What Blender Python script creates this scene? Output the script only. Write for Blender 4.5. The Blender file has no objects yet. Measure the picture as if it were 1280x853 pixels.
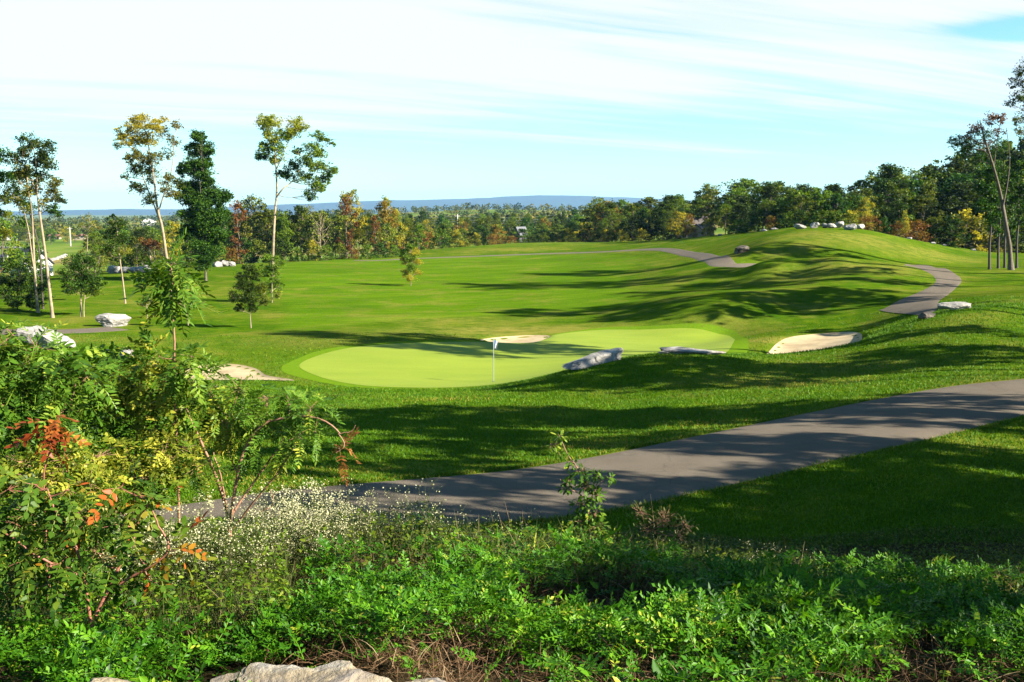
import bpy, bmesh, math, random
import numpy as np
from mathutils import Vector, noise as mnoise

rng = np.random.default_rng(11)
random.seed(5)
SC = bpy.context.scene
COL = SC.collection
PI = math.pi
F, CU, CV = 1230.0, 640.0, 426.5          # focal length and centre, in pixels of the 1280x853 photograph
PITCH = math.atan((426.5 - 262.0) / F)
CP, SP = math.cos(PITCH), math.sin(PITCH)

# ------------------------------------------------------------------ camera, sky, sun, exposure
cam = bpy.data.objects.new('camera', bpy.data.cameras.new('camera'))
COL.objects.link(cam)
cam.location = (0, 0, 0)
cam.rotation_euler = (PI / 2 - PITCH, 0, 0)
cam.data.sensor_width = 36.0
cam.data.lens = 36.0 * F / 1280.0
cam.data.clip_start = 0.05
cam.data.clip_end = 60000
SC.camera = cam

SUN_EL = math.radians(30)
SUN_AZ = math.radians(-20)                 # measured from +x towards +y
SUN_H = np.array([math.cos(SUN_AZ), math.sin(SUN_AZ)])
SUN_DIR = Vector((math.cos(SUN_EL) * SUN_H[0], math.cos(SUN_EL) * SUN_H[1], math.sin(SUN_EL)))

world = bpy.data.worlds.new('World'); SC.world = world
world.use_nodes = True
nt = world.node_tree; N = nt.nodes; L = nt.links
N.clear()
out = N.new('ShaderNodeOutputWorld'); bg = N.new('ShaderNodeBackground')
sky = N.new('ShaderNodeTexSky'); sky.sky_type = 'NISHITA'; sky.sun_disc = False
sky.sun_elevation = SUN_EL
sky.sun_rotation = PI / 2 - SUN_AZ
sky.altitude = 200; sky.air_density = 1.0; sky.dust_density = 0.2; sky.ozone_density = 1.5
SKY_STRENGTH = 0.05
bg.inputs['Strength'].default_value = SKY_STRENGTH
geo = N.new('ShaderNodeTexCoord')
sep = N.new('ShaderNodeSeparateXYZ'); L.new(geo.outputs['Generated'], sep.inputs[0])
def wmath(op, a, b=None, c=None, clamp=False):
    n = N.new('ShaderNodeMath'); n.operation = op; n.use_clamp = clamp
    for i, v in enumerate((a, b, c)):
        if v is None: continue
        if isinstance(v, (int, float)): n.inputs[i].default_value = v
        else: L.new(v, n.inputs[i])
    return n.outputs[0]
zz = wmath('ADD', sep.outputs[2], 0.06)
zz = wmath('MAXIMUM', zz, 0.02)
px = wmath('DIVIDE', sep.outputs[0], zz); py = wmath('DIVIDE', sep.outputs[1], zz)
comb = N.new('ShaderNodeCombineXYZ'); L.new(px, comb.inputs[0]); L.new(py, comb.inputs[1])
def wnoise(scale, rot, loc, detail, rough, dist=0.0):
    mp = N.new('ShaderNodeMapping'); mp.inputs['Scale'].default_value = scale
    mr = N.new('ShaderNodeMapping'); mr.inputs['Rotation'].default_value = (0, 0, -rot)
    mp.inputs['Location'].default_value = loc
    L.new(comb.outputs[0], mr.inputs[0]); L.new(mr.outputs[0], mp.inputs[0])
    t = N.new('ShaderNodeTexNoise'); L.new(mp.outputs[0], t.inputs['Vector'])
    t.inputs['Scale'].default_value = 1.0; t.inputs['Detail'].default_value = detail
    t.inputs['Roughness'].default_value = rough; t.inputs['Distortion'].default_value = dist
    return t.outputs['Fac']
n1 = wnoise((0.12, 0.62, 1), math.radians(24), (3.7, 1.3, 0), 4, 0.55, 0.5)
n2 = wnoise((0.35, 2.4, 1), math.radians(27), (0.4, 5.2, 0), 6, 0.62, 0.9)
n3 = wnoise((0.12, 0.22, 1), 0.3, (8.4, 2.2, 0), 2, 0.5)
cov = wmath('MULTIPLY_ADD', n1, 0.80, wmath('MULTIPLY_ADD', n2, 0.50, wmath('MULTIPLY_ADD', n3, 0.12, -0.10)))
high = N.new('ShaderNodeMapRange'); high.interpolation_type = 'SMOOTHSTEP'
L.new(sep.outputs[2], high.inputs[0])
high.inputs[1].default_value = 0.01; high.inputs[2].default_value = 0.16
high.inputs[3].default_value = -0.20; high.inputs[4].default_value = 0.20
cov = wmath('ADD', cov, high.outputs[0])
thin = N.new('ShaderNodeMapRange'); thin.interpolation_type = 'SMOOTHSTEP'   # cirrus cut away above the frame to weaken the sky fill
L.new(sep.outputs[2], thin.inputs[0]); thin.inputs[1].default_value = 0.23; thin.inputs[2].default_value = 0.36
thin.inputs[3].default_value = 0.0; thin.inputs[4].default_value = -0.4
cov = wmath('ADD', cov, thin.outputs[0])
back = N.new('ShaderNodeMapRange'); back.interpolation_type = 'SMOOTHSTEP'   # unseen clouds behind the camera left out to deepen the shadows
L.new(sep.outputs[1], back.inputs[0]); back.inputs[1].default_value = 0.1; back.inputs[2].default_value = 0.5
back.inputs[3].default_value = -0.5; back.inputs[4].default_value = 0.0
cov = wmath('ADD', cov, back.outputs[0])
hx = wmath('MULTIPLY', wmath('SUBTRACT', px, 2.2), 2.6); hy = wmath('MULTIPLY', wmath('SUBTRACT', py, 4.1), 5.0)   # one open gap of blue
hd = wmath('ADD', wmath('MULTIPLY', hx, hx), wmath('MULTIPLY', hy, hy))
hole = wmath('MULTIPLY', wmath('EXPONENT', wmath('MULTIPLY', hd, -1.0)), -0.55)
cov = wmath('ADD', cov, hole)
cl = N.new('ShaderNodeMapRange'); cl.interpolation_type = 'SMOOTHSTEP'
L.new(cov, cl.inputs[0]); cl.inputs[1].default_value = 0.52; cl.inputs[2].default_value = 0.78
cl.inputs[3].default_value = 0.0; cl.inputs[4].default_value = 0.9
tint = N.new('ShaderNodeMix'); tint.data_type = 'RGBA'; tint.blend_type = 'MULTIPLY'
tint.inputs[0].default_value = 1.0
L.new(sky.outputs[0], tint.inputs[6]); tint.inputs[7].default_value = (0.68, 1.0, 1.08, 1)
mixc = N.new('ShaderNodeMix'); mixc.data_type = 'RGBA'
L.new(cl.outputs[0], mixc.inputs[0]); L.new(tint.outputs[2], mixc.inputs[6])
mixc.inputs[7].default_value = (4.9, 5.0, 5.0, 1)
L.new(mixc.outputs[2], bg.inputs['Color']); L.new(bg.outputs[0], out.inputs['Surface'])

sun = bpy.data.objects.new('sun', bpy.data.lights.new('sun', 'SUN'))
COL.objects.link(sun)
sun.data.energy = 5.0
sun.data.angle = math.radians(0.53)
sun.data.color = (1.0, 0.93, 0.80)
sun.rotation_euler = SUN_DIR.to_track_quat('Z', 'Y').to_euler()
sun.location = (60, -20, 60)

SC.view_settings.view_transform = 'Standard'
SC.view_settings.look = 'None'
SC.view_settings.exposure = 2.1
SC.view_settings.gamma = 1.0
SC.view_settings.use_curve_mapping = False
SC.render.engine = 'CYCLES'
SC.cycles.max_bounces = 5
SC.cycles.diffuse_bounces = 1
SC.cycles.glossy_bounces = 2
SC.cycles.transmission_bounces = 3
SC.cycles.transparent_max_bounces = 4
SC.cycles.volume_bounces = 0
SC.cycles.use_denoising = True

# ------------------------------------------------------------------ helpers
def ratio(v):
    t = (CV - v) / F
    return (-SP + t * CP) / (CP + t * SP), CP + t * SP
def P(u, v, Y):
    """the point seen at pixel (u, v) that lies Y metres ahead of the camera"""
    r, dy = ratio(v)
    return np.array([(u - CU) / F * Y / dy, Y, r * Y])
def proj(p):
    p = np.asarray(p, float)
    x, y, z = p[..., 0], p[..., 1], p[..., 2]
    fwd = y * CP - z * SP
    up = y * SP + z * CP
    fwd = np.where(fwd < 0.01, 0.01, fwd)
    return CU + F * x / fwd, CV - F * up / fwd

def tag(o, label=None, cat=None, group=None, kind=None):
    if label: o['label'] = label
    if cat: o['category'] = cat
    if group: o['group'] = group
    if kind: o['kind'] = kind
    return o
def empty(name, loc, label, cat, group=None, rz=0.0):
    o = bpy.data.objects.new(name, None); COL.objects.link(o)
    o.location = tuple(float(c) for c in loc); o.rotation_euler = (0, 0, rz); o.empty_display_size = 0.3
    return tag(o, label, cat, group)
def link(name, me, parent=None):
    o = bpy.data.objects.new(name, me); COL.objects.link(o)
    if parent is not None: o.parent = parent
    return o

class MB:
    """collects vertices, faces of any size and one random number per face; builds ONE mesh"""
    def __init__(s): s.v = []; s.f = []; s.r = []; s.m = []; s.n = 0
    def add(s, v, f, r=None, m=0):
        v = np.asarray(v, np.float32).reshape(-1, 3); f = np.asarray(f, np.int32)
        if len(f) == 0: return
        s.v.append(v); s.f.append(f + s.n); s.n += len(v)
        s.r.append(np.full(len(f), 0.5, np.float32) if r is None else np.asarray(r, np.float32))
        s.m.append(np.full(len(f), m, np.int32))
    def mesh(s, name, mats, smooth=False, off=None):
        v = np.concatenate(s.v)
        if off is not None: v = v - np.asarray(off, np.float32)
        me = bpy.data.meshes.new(name)
        me.vertices.add(len(v)); me.vertices.foreach_set('co', v.ravel())
        sizes = np.concatenate([np.full(len(f), f.shape[1], np.int32) for f in s.f])
        loops = np.concatenate([f.ravel() for f in s.f])
        me.loops.add(len(loops)); me.loops.foreach_set('vertex_index', loops)
        me.polygons.add(len(sizes))
        me.polygons.foreach_set('loop_start', np.concatenate([[0], np.cumsum(sizes)[:-1]]).astype(np.int32))
        me.polygons.foreach_set('material_index', np.concatenate(s.m))
        a = me.attributes.new('rnd', 'FLOAT', 'FACE'); a.data.foreach_set('value', np.concatenate(s.r))
        me.update(calc_edges=True)
        me.polygons.foreach_set('use_smooth', np.full(len(sizes), smooth))
        for m in (mats if isinstance(mats, (list, tuple)) else [mats]): me.materials.append(m)
        return me

def unit(a):
    return a / np.maximum(np.linalg.norm(a, axis=-1, keepdims=True), 1e-9)
def rand_dirs(n, r=rng):
    return unit(r.normal(size=(n, 3)))
def tube(mb, pts, radii, sides=6, m=0, cap=True):
    pts = np.asarray(pts, float); n = len(pts)
    radii = np.broadcast_to(np.asarray(radii, float), (n,)) if np.ndim(radii) else np.full(n, radii)
    t = unit(np.gradient(pts, axis=0))
    ref = np.array([0.31, 0.17, 0.93]) if abs(t[0][2]) < 0.9 else np.array([1.0, 0.2, 0.0])
    a = unit(np.cross(t, ref)); b = np.cross(t, a)
    ang = np.linspace(0, 2 * PI, sides, endpoint=False)
    ring = a[:, None, :] * np.cos(ang)[None, :, None] + b[:, None, :] * np.sin(ang)[None, :, None]
    V = (pts[:, None, :] + ring * radii[:, None, None]).reshape(-1, 3)
    i = np.arange(n - 1)[:, None] * sides; j = np.arange(sides)[None, :]; k = (j + 1) % sides
    Fq = np.stack([i + j, i + k, i + sides + k, i + sides + j], -1).reshape(-1, 4)
    mb.add(V, Fq, m=m)
    if cap:
        mb.add(V[-sides:], np.arange(sides)[None, :], m=m)
def curve(p0, p1, bend, n=6, r=rng):
    p0 = np.asarray(p0, float); p1 = np.asarray(p1, float)
    t = np.linspace(0, 1, n)[:, None]
    d = np.linalg.norm(p1 - p0)
    off = r.normal(size=3) * bend * d
    return p0 * (1 - t) + p1 * t + off * (4 * t * (1 - t)) * 0.5 + np.array([0, 0, -0.12 * d]) * (4 * t * (1 - t)) * 0.6
def smooth_poly(pts, n):
    """Catmull-Rom through the points, n samples"""
    p = np.asarray(pts, float); p = np.vstack([2 * p[0] - p[1], p, 2 * p[-1] - p[-2]])
    m = len(p) - 3
    tt = np.linspace(0, m - 1e-6, n); i = tt.astype(int); t = (tt - i)[:, None]
    a, b, c, d = p[i], p[i + 1], p[i + 2], p[i + 3]
    return 0.5 * ((2 * b) + (c - a) * t + (2 * a - 5 * b + 4 * c - d) * t ** 2 + (3 * b - a - 3 * c + d) * t ** 3)
def closed_poly(pts, n):
    p = np.asarray(pts, float); m = len(p)
    tt = np.linspace(0, m, n, endpoint=False); i = tt.astype(int); t = (tt - i)[:, None]
    a, b, c, d = p[(i - 1) % m], p[i % m], p[(i + 1) % m], p[(i + 2) % m]
    return 0.5 * ((2 * b) + (c - a) * t + (2 * a - 5 * b + 4 * c - d) * t ** 2 + (3 * b - a - 3 * c + d) * t ** 3)
def inside(x, y, poly):
    c = np.zeros(np.shape(x), bool); n = len(poly)
    for i in range(n):
        x1, y1 = poly[i][:2]; x2, y2 = poly[(i + 1) % n][:2]
        if y1 == y2: continue
        c ^= ((y1 > y) != (y2 > y)) & (x < (x2 - x1) * (y - y1) / (y2 - y1) + x1)
    return c
def vnoise(x, y, s, seed=0):
    """cheap smooth value noise in numpy"""
    x = np.asarray(x, float) / s + seed * 17.3; y = np.asarray(y, float) / s - seed * 9.1
    xi = np.floor(x); yi = np.floor(y); fx = x - xi; fy = y - yi
    fx = fx * fx * (3 - 2 * fx); fy = fy * fy * (3 - 2 * fy)
    h = lambda a, b: np.modf(np.abs(np.sin(a * 127.1 + b * 311.7 + seed) * 43758.5453))[0]
    return (h(xi, yi) * (1 - fx) + h(xi + 1, yi) * fx) * (1 - fy) + (h(xi, yi + 1) * (1 - fx) + h(xi + 1, yi + 1) * fx) * fy

# ------------------------------------------------------------------ materials
def new_mat(name):
    m = bpy.data.materials.new(name); m.use_nodes = True
    t = m.node_tree; t.nodes.clear()
    o = t.nodes.new('ShaderNodeOutputMaterial')
    return m, t, o
def ramp(t, fac, stops):
    r = t.nodes.new('ShaderNodeValToRGB')
    e = r.color_ramp.elements
    while len(e) < len(stops): e.new(0.5)
    for el, (p, c) in zip(e, stops): el.position = p; el.color = (*c, 1)
    if fac is not None: t.links.new(fac, r.inputs[0])
    return r.outputs[0]
def tnoise(t, scale, detail=4, rough=0.55, coord='Object', stretch=None, dist=0.0, rot=0.0):
    tc = t.nodes.new('ShaderNodeTexCoord'); src = tc.outputs[coord]
    if stretch:
        mp = t.nodes.new('ShaderNodeMapping'); mp.inputs['Scale'].default_value = stretch
        mp.inputs['Rotation'].default_value = (0, 0, rot)
        t.links.new(src, mp.inputs[0]); src = mp.outputs[0]
    n = t.nodes.new('ShaderNodeTexNoise'); t.links.new(src, n.inputs['Vector'])
    n.inputs['Scale'].default_value = scale; n.inputs['Detail'].default_value = detail
    n.inputs['Roughness'].default_value = rough; n.inputs['Distortion'].default_value = dist
    return n.outputs['Fac']
def mixc3(t, fac, a, b, mode='MIX'):
    m = t.nodes.new('ShaderNodeMix'); m.data_type = 'RGBA'; m.blend_type = mode
    for i, v in ((0, fac), (6, a), (7, b)):
        if isinstance(v, (int, float)): m.inputs[i].default_value = v
        elif isinstance(v, tuple): m.inputs[i].default_value = (*v, 1)
        else: t.links.new(v, m.inputs[i])
    return m.outputs[2]
def attr(t, name):
    a = t.nodes.new('ShaderNodeAttribute'); a.attribute_name = name
    return a
def bump(t, h, strength, dist):
    b = t.nodes.new('ShaderNodeBump'); b.inputs['Strength'].default_value = strength
    b.inputs['Distance'].default_value = dist; t.links.new(h, b.inputs['Height'])
    return b.outputs[0]
def maprange(t, x, a, b, c=0.0, d=1.0):
    m = t.nodes.new('ShaderNodeMapRange'); t.links.new(x, m.inputs[0])
    for i, v in enumerate((a, b, c, d)): m.inputs[i + 1].default_value = v
    return m.outputs[0]

def leaf_mat(name, stops, trans=0.35, rough=0.5, spec=0.12, objvar=0.0):
    stops = [(a, (c[0], c[1], c[2] * .6)) for a, c in stops] if name.startswith(('leaves', 'lawn')) else stops
    m, t, o = new_mat(name)
    c = ramp(t, attr(t, 'rnd').outputs['Fac'], stops)
    if objvar:
        oi = t.nodes.new('ShaderNodeObjectInfo')
        hs = t.nodes.new('ShaderNodeHueSaturation')
        t.links.new(maprange(t, oi.outputs['Random'], 0, 1, 0.5 - 0.03 * objvar, 0.5 + 0.02 * objvar), hs.inputs['Hue'])
        t.links.new(maprange(t, oi.outputs['Random'], 0, 1, 1 - 0.3 * objvar, 1 + 0.35 * objvar), hs.inputs['Value'])
        t.links.new(c, hs.inputs['Color']); c = hs.outputs[0]
    p = t.nodes.new('ShaderNodeBsdfPrincipled'); t.links.new(c, p.inputs['Base Color'])
    p.inputs['Roughness'].default_value = rough; p.inputs['Specular IOR Level'].default_value = spec
    tr = t.nodes.new('ShaderNodeBsdfTranslucent')
    t.links.new(mixc3(t, 1.0, c, (1.0, 1.05, 0.45), 'MULTIPLY'), tr.inputs['Color'])
    mx = t.nodes.new('ShaderNodeMixShader'); mx.inputs[0].default_value = trans
    t.links.new(p.outputs[0], mx.inputs[1]); t.links.new(tr.outputs[0], mx.inputs[2])
    t.links.new(mx.outputs[0], o.inputs[0])
    return m
def plain_mat(name, col, rough=0.7, vary=0.25, scale=3.0, bumps=0.0, metal=0.0):
    m, t, o = new_mat(name)
    n = tnoise(t, scale, 5, 0.6)
    lo = tuple(c * (1 - vary) for c in col); hi = tuple(min(1, c * (1 + vary)) for c in col)
    p = t.nodes.new('ShaderNodeBsdfPrincipled')
    t.links.new(ramp(t, n, [(0.3, lo), (0.7, hi)]), p.inputs['Base Color'])
    p.inputs['Roughness'].default_value = rough; p.inputs['Metallic'].default_value = metal
    if bumps: t.links.new(bump(t, n, 0.6, bumps), p.inputs['Normal'])
    t.links.new(p.outputs[0], o.inputs[0])
    return m

M = {}
M['dark'] = leaf_mat('leaves_dark', [(0, (.008, .022, .003)), (.5, (.021, .050, .005)), (.85, (.055, .105, .012)), (1, (.13, .17, .02))], .3, objvar=1)
M['mid'] = leaf_mat('leaves_mid', [(0, (.026, .052, .005)), (.5, (.070, .118, .010)), (1, (.19, .22, .02))], .35, objvar=1)
M['olive'] = leaf_mat('leaves_olive', [(0, (.045, .065, .01)), (.5, (.125, .145, .02)), (1, (.25, .23, .04))], .35, objvar=1)
M['yellow'] = leaf_mat('leaves_yellow', [(0, (.14, .13, .015)), (.5, (.36, .30, .04)), (1, (.55, .44, .07))], .55, objvar=.1)
M['lime'] = leaf_mat('leaves_lime', [(0, (.11, .14, .012)), (.5, (.26, .29, .025)), (1, (.42, .40, .05))], .55)
M['orange'] = leaf_mat('leaves_orange', [(0, (.07, .06, .012)), (.45, (.18, .10, .02)), (.8, (.24, .15, .03)), (1, (.30, .24, .05))], .35, objvar=.6)
M['russet'] = leaf_mat('leaves_russet', [(0, (.05, .025, .012)), (.6, (.14, .05, .02)), (1, (.25, .11, .03))], .3)
M['scarlet'] = leaf_mat('leaves_scarlet', [(0, (.07, .010, .008)), (.5, (.18, .035, .015)), (1, (.30, .11, .03))], .35, .4)
M['vetch'] = leaf_mat('leaves_vetch', [(0, (.010, .038, .003)), (.5, (.038, .130, .008)), (.85, (.11, .24, .014)), (1, (.28, .30, .05))], .35, .42)
M['sumac'] = leaf_mat('leaves_sumac', [(0, (.02, .055, .010)), (.5, (.062, .135, .018)), (.85, (.15, .22, .035)), (1, (.32, .32, .05))], .35, .42)
M['ovate'] = leaf_mat('leaves_ovate', [(0, (.015, .045, .008)), (.5, (.055, .11, .015)), (.8, (.14, .17, .03)), (.92, (.26, .13, .02)), (1, (.32, .07, .02))], .35, .4)
M['goldleaf'] = leaf_mat('leaves_gold', [(0, (.04, .07, .010)), (.5, (.16, .19, .025)), (1, (.38, .34, .07))], .35, .42)
M['straw'] = leaf_mat('dry_straw', [(0, (.035, .018, .008)), (.5, (.11, .060, .028)), (.85, (.21, .135, .07)), (1, (.34, .26, .15))], .15, .7)
M['weed'] = leaf_mat('weed_leaves', [(0, (.012, .022, .005)), (.45, (.035, .055, .010)), (.8, (.10, .09, .03)), (1, (.22, .17, .08))], .3, .6)
M['lawnblade'] = leaf_mat('lawn_blades', [(0, (.026, .075, .004)), (.5, (.060, .145, .006)), (.85, (.115, .19, .008)), (1, (.24, .20, .05))], .3, .55)
M['petal'] = leaf_mat('white_petals', [(0, (.30, .29, .13)), (1, (.50, .48, .30))], .25, .6)
M['bark'] = plain_mat('bark', (.085, .065, .045), .9, .4, 6, .02)
M['palebark'] = plain_mat('pale_bark', (.22, .165, .10), .85, .35, 3, .02)
M['darkbark'] = plain_mat('dark_bark', (.045, .035, .025), .9, .4, 6, .02)
M['redstem'] = plain_mat('red_stem', (.20, .07, .04), .6, .35, 30, .001)
M['brownstem'] = plain_mat('brown_stem', (.22, .11, .06), .7, .35, 40, .001)
M['greenstem'] = plain_mat('green_stem', (.09, .13, .03), .6, .25, 30)
M['greywall'] = plain_mat('grey_wall', (.06, .06, .06), .8, .1, 2)
M['white'] = plain_mat('white_paint', (.42, .41, .39), .6, .06, 2)
M['cream'] = plain_mat('cream_render', (.26, .215, .15), .8, .1, 2)
M['roofbrown'] = plain_mat('brown_roof', (.055, .045, .040), .85, .2, 8)
M['roofred'] = plain_mat('red_roof', (.20, .075, .05), .8, .15, 4)
M['roofgrey'] = plain_mat('grey_roof', (.075, .075, .085), .7, .15, 4)
M['glass'] = plain_mat('window_glass', (.03, .04, .05), .15, .1, 2)
M['pole'] = plain_mat('weathered_pole', (.50, .47, .42), .8, .15, 5)
M['wire'] = plain_mat('cable', (.20, .22, .20), .5, .05, 2)
M['flagblue'] = plain_mat('flag_blue', (.10, .20, .45), .6, .1, 5)
M['metal'] = plain_mat('grey_metal', (.35, .37, .40), .4, .1, 5, metal=.5)
M['cup'] = plain_mat('cup_black', (.01, .01, .01), .8, .1, 5)

def rock_mat(name, a, b, c, scale=1.6):
    m, t, o = new_mat(name)
    n = tnoise(t, scale, 8, .62, dist=.4); n2 = tnoise(t, scale * 5, 6, .7); n3 = tnoise(t, scale * .6, 3, .5, stretch=(1, 1, 3))
    base = ramp(t, n, [(.30, a), (.5, b), (.68, c)])
    base = mixc3(t, maprange(t, n2, .52, .70, 0, .55), base, tuple(x * .28 for x in a))
    base = mixc3(t, maprange(t, n3, .55, .75, 0, .5), base, (b[0] * 1.0, b[1] * .82, b[2] * .55))
    p = t.nodes.new('ShaderNodeBsdfPrincipled'); t.links.new(base, p.inputs['Base Color'])
    p.inputs['Roughness'].default_value = .85; p.inputs['Specular IOR Level'].default_value = .2
    ad = t.nodes.new('ShaderNodeMath'); ad.operation = 'ADD'; t.links.new(n, ad.inputs[0]); t.links.new(n2, ad.inputs[1])
    t.links.new(bump(t, ad.outputs[0], .8, .12 / scale), p.inputs['Normal'])
    t.links.new(p.outputs[0], o.inputs[0]); return m
M['rock'] = rock_mat('limestone', (.09, .085, .08), (.21, .198, .18), (.34, .32, .29))
M['whiterock'] = rock_mat('pale_limestone', (.15, .14, .125), (.24, .225, .20), (.34, .32, .28))
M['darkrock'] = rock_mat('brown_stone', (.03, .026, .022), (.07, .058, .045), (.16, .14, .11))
M['nearrock'] = rock_mat('near_limestone', (.10, .10, .12), (.22, .175, .11), (.30, .275, .23), 3.0)

# ------------------------------------------------------------------ terrain heights
CT = []   # control points (x, y, z)
def c3(u, v, Y): CT.append(P(u, v, Y))
def cz(u, Y, z):
    CT.append(np.array([(u - CU) / F * Y, Y, z]))
for u in (-150, 250, 640, 1030, 1430):
    for Y, z in ((0.0, -1.65), (2.0, -1.9), (4.0, -2.28), (6.0, -2.72), (8.0, -3.3), (10.0, -3.95), (13.0, -4.8), (16.5, -5.45)):
        if Y == 0.0:
            CT.append(np.array([(u - CU) / F * 6, 0.0, z]))
        else:
            cz(u, Y, z + (0 if Y < 5 else (.0 if u > 900 else {6.0: .05, 8.0: .30, 10.0: .28, 13.0: .12, 16.5: 0}[Y])))
for a in ((320, 628, 18.4), (480, 618, 19), (640, 612, 19.5), (760, 596, 20.5), (870, 582, 21.5), (1000, 553, 23.6), (1140, 525, 26), (1280, 498, 28.5), (1400, 480, 31),
          (1100, 640, 17), (1280, 600, 19.5), (1280, 560, 23),
          (450, 560, 24), (600, 540, 27.5), (800, 520, 30), (1000, 500, 31), (1200, 475, 33),
          (420, 510, 34), (600, 500, 36), (760, 490, 37), (900, 475, 37.5), (1050, 465, 39), (1280, 455, 37),
          (200, 520, 33), (0, 500, 38), (-100, 470, 45),
          # lip of the lawn in front of the green, the knoll with two boulders
          (400, 492, 42), (500, 489, 43), (600, 483.5, 44), (680, 471, 43), (740, 458, 42), (800, 448, 42), (855, 443.5, 42), (910, 447, 42), (960, 451, 43),
          # green
          (400, 466, 50.5), (480, 478, 48), (617, 478, 48.2), (700, 462, 51.5), (480, 440, 57), (600, 432, 60), (740, 440, 57), (850, 436, 59), (900, 428, 61),
          (700, 417, 67), (800, 413, 68.5), (900, 416, 67), (640, 424, 64),
          # hill at the right and its bunker
          (1000, 440.5, 46.5), (1070, 426.5, 47), (1130, 407, 48), (1195, 389, 50), (1240, 386, 50), (1280, 394, 49), (1400, 400, 50),
          (950, 443, 50), (1000, 436, 53.5), (1050, 422, 56.5), (1010, 428, 56), (960, 420, 60), (1075, 414, 60), (1120, 402, 59),
          (1140, 387, 62), (1180, 370, 71), (1200, 352, 86), (1150, 335.5, 104), (1262, 338, 94), (1240, 365, 72), (1280, 360, 76),
          # slopes under the mound
          (900, 390, 69), (1000, 385, 71), (1080, 370, 74), (860, 365, 84), (950, 360, 84), (1050, 350, 83), (930, 345, 97), (1000, 337, 96), (1080, 328, 96),
          (905, 334, 104), (950, 328, 98), (1000, 324.5, 97), (1050, 320.5, 97), (1095, 324, 97), (950, 336, 106), (1000, 334.5, 106), (1050, 331, 106), (1100, 331, 106),
          (1000, 310, 112), (940, 312, 112), (1060, 310, 112), (1000, 296, 119), (1030, 291, 122), (950, 301, 122), (1090, 301, 120), (1120, 310, 118), (925, 315, 120),
          (1040, 286, 133), (1080, 287, 134), (985, 285, 140), (1120, 295.5, 137), (1180, 308, 142), (1230, 315, 148), (1280, 318, 150), (1400, 320, 150), (1200, 325, 118), (1280, 326, 118),
          # the far path and the far edge of the fairway
          (860, 318.5, 138), (800, 312.5, 162), (700, 317, 172), (600, 320.5, 170), (460, 325, 162), (900, 295.5, 160), (850, 299.5, 175), (800, 303, 188), (740, 303.5, 200),
          (650, 304, 215), (580, 309, 212), (520, 313.5, 205), (450, 321, 190), (370, 327, 168), (300, 331, 155),
          # fairway
          (400, 420, 64), (300, 440, 57), (530, 405, 73), (650, 395, 79), (760, 390, 78), (313, 410, 70.5), (200, 400, 76), (420, 380, 89), (560, 370, 97), (700, 365, 97), (800, 350, 106),
          (513, 358, 108), (350, 350, 114), (650, 340, 128), (780, 330, 136), (480, 335, 140), (230, 360, 105), (200, 340, 130),
          # left
          (0, 413, 66), (75, 413, 67.5), (150, 412, 69), (0, 440, 56), (100, 435, 56), (300, 465, 50), (250, 462, 51), (-100, 410, 68), (66, 399, 75), (0, 385, 82), (100, 380, 87), (150, 352, 112), (60, 360, 104), (165, 341, 127), (265, 334, 147),
          ):
    c3(*a)
for a in ((30, 347, 200), (100, 338, 230), (30, 330, 290), (90, 320, 350), (150, 310, 430), (30, 306, 520), (-150, 330, 290), (-150, 306, 520), (250, 330, 250), (250, 310, 400), (-200, 360, 180),
          (450, 325, 240), (580, 318, 260), (650, 316, 270), (740, 313, 260), (870, 300, 230), (1000, 290, 230), (1200, 300, 240), (1400, 300, 240),
          (500, 302, 400), (620, 298, 420), (720, 296, 420), (550, 289, 650), (640, 283, 800), (720, 280, 800), (510, 270, 1200), (600, 262, 1300), (680, 264, 1400), (760, 268, 1500), (820, 268, 1200),
          (1000, 270, 700), (1200, 260, 700), (1400, 255, 700), (900, 275, 500),
          (50, 288, 900), (200, 290, 900), (350, 290, 900), (-200, 290, 900)):
    c3(*a)
for u in (-200, 100, 400, 700, 1000, 1400):
    cz(u, 3000, -38); cz(u, 9000, -45)
CT = np.array(CT)
def _sq(x, y):
    yy = np.clip(y, 0, 9500) + 4.0
    return np.stack([np.clip(x / yy, -.72, .72) * 1.35, np.log(yy)], -1)
_A = _sq(CT[:, 0], CT[:, 1])
def _k(d2): return 0.5 * d2 * np.log(d2 + 1e-9)
_n = len(CT)
_K = _k(((_A[:, None] - _A[None]) ** 2).sum(-1)) + np.eye(_n) * 2e-4
_Pm = np.hstack([np.ones((_n, 1)), _A])
_S = np.block([[_K, _Pm], [_Pm.T, np.zeros((3, 3))]])
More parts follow.
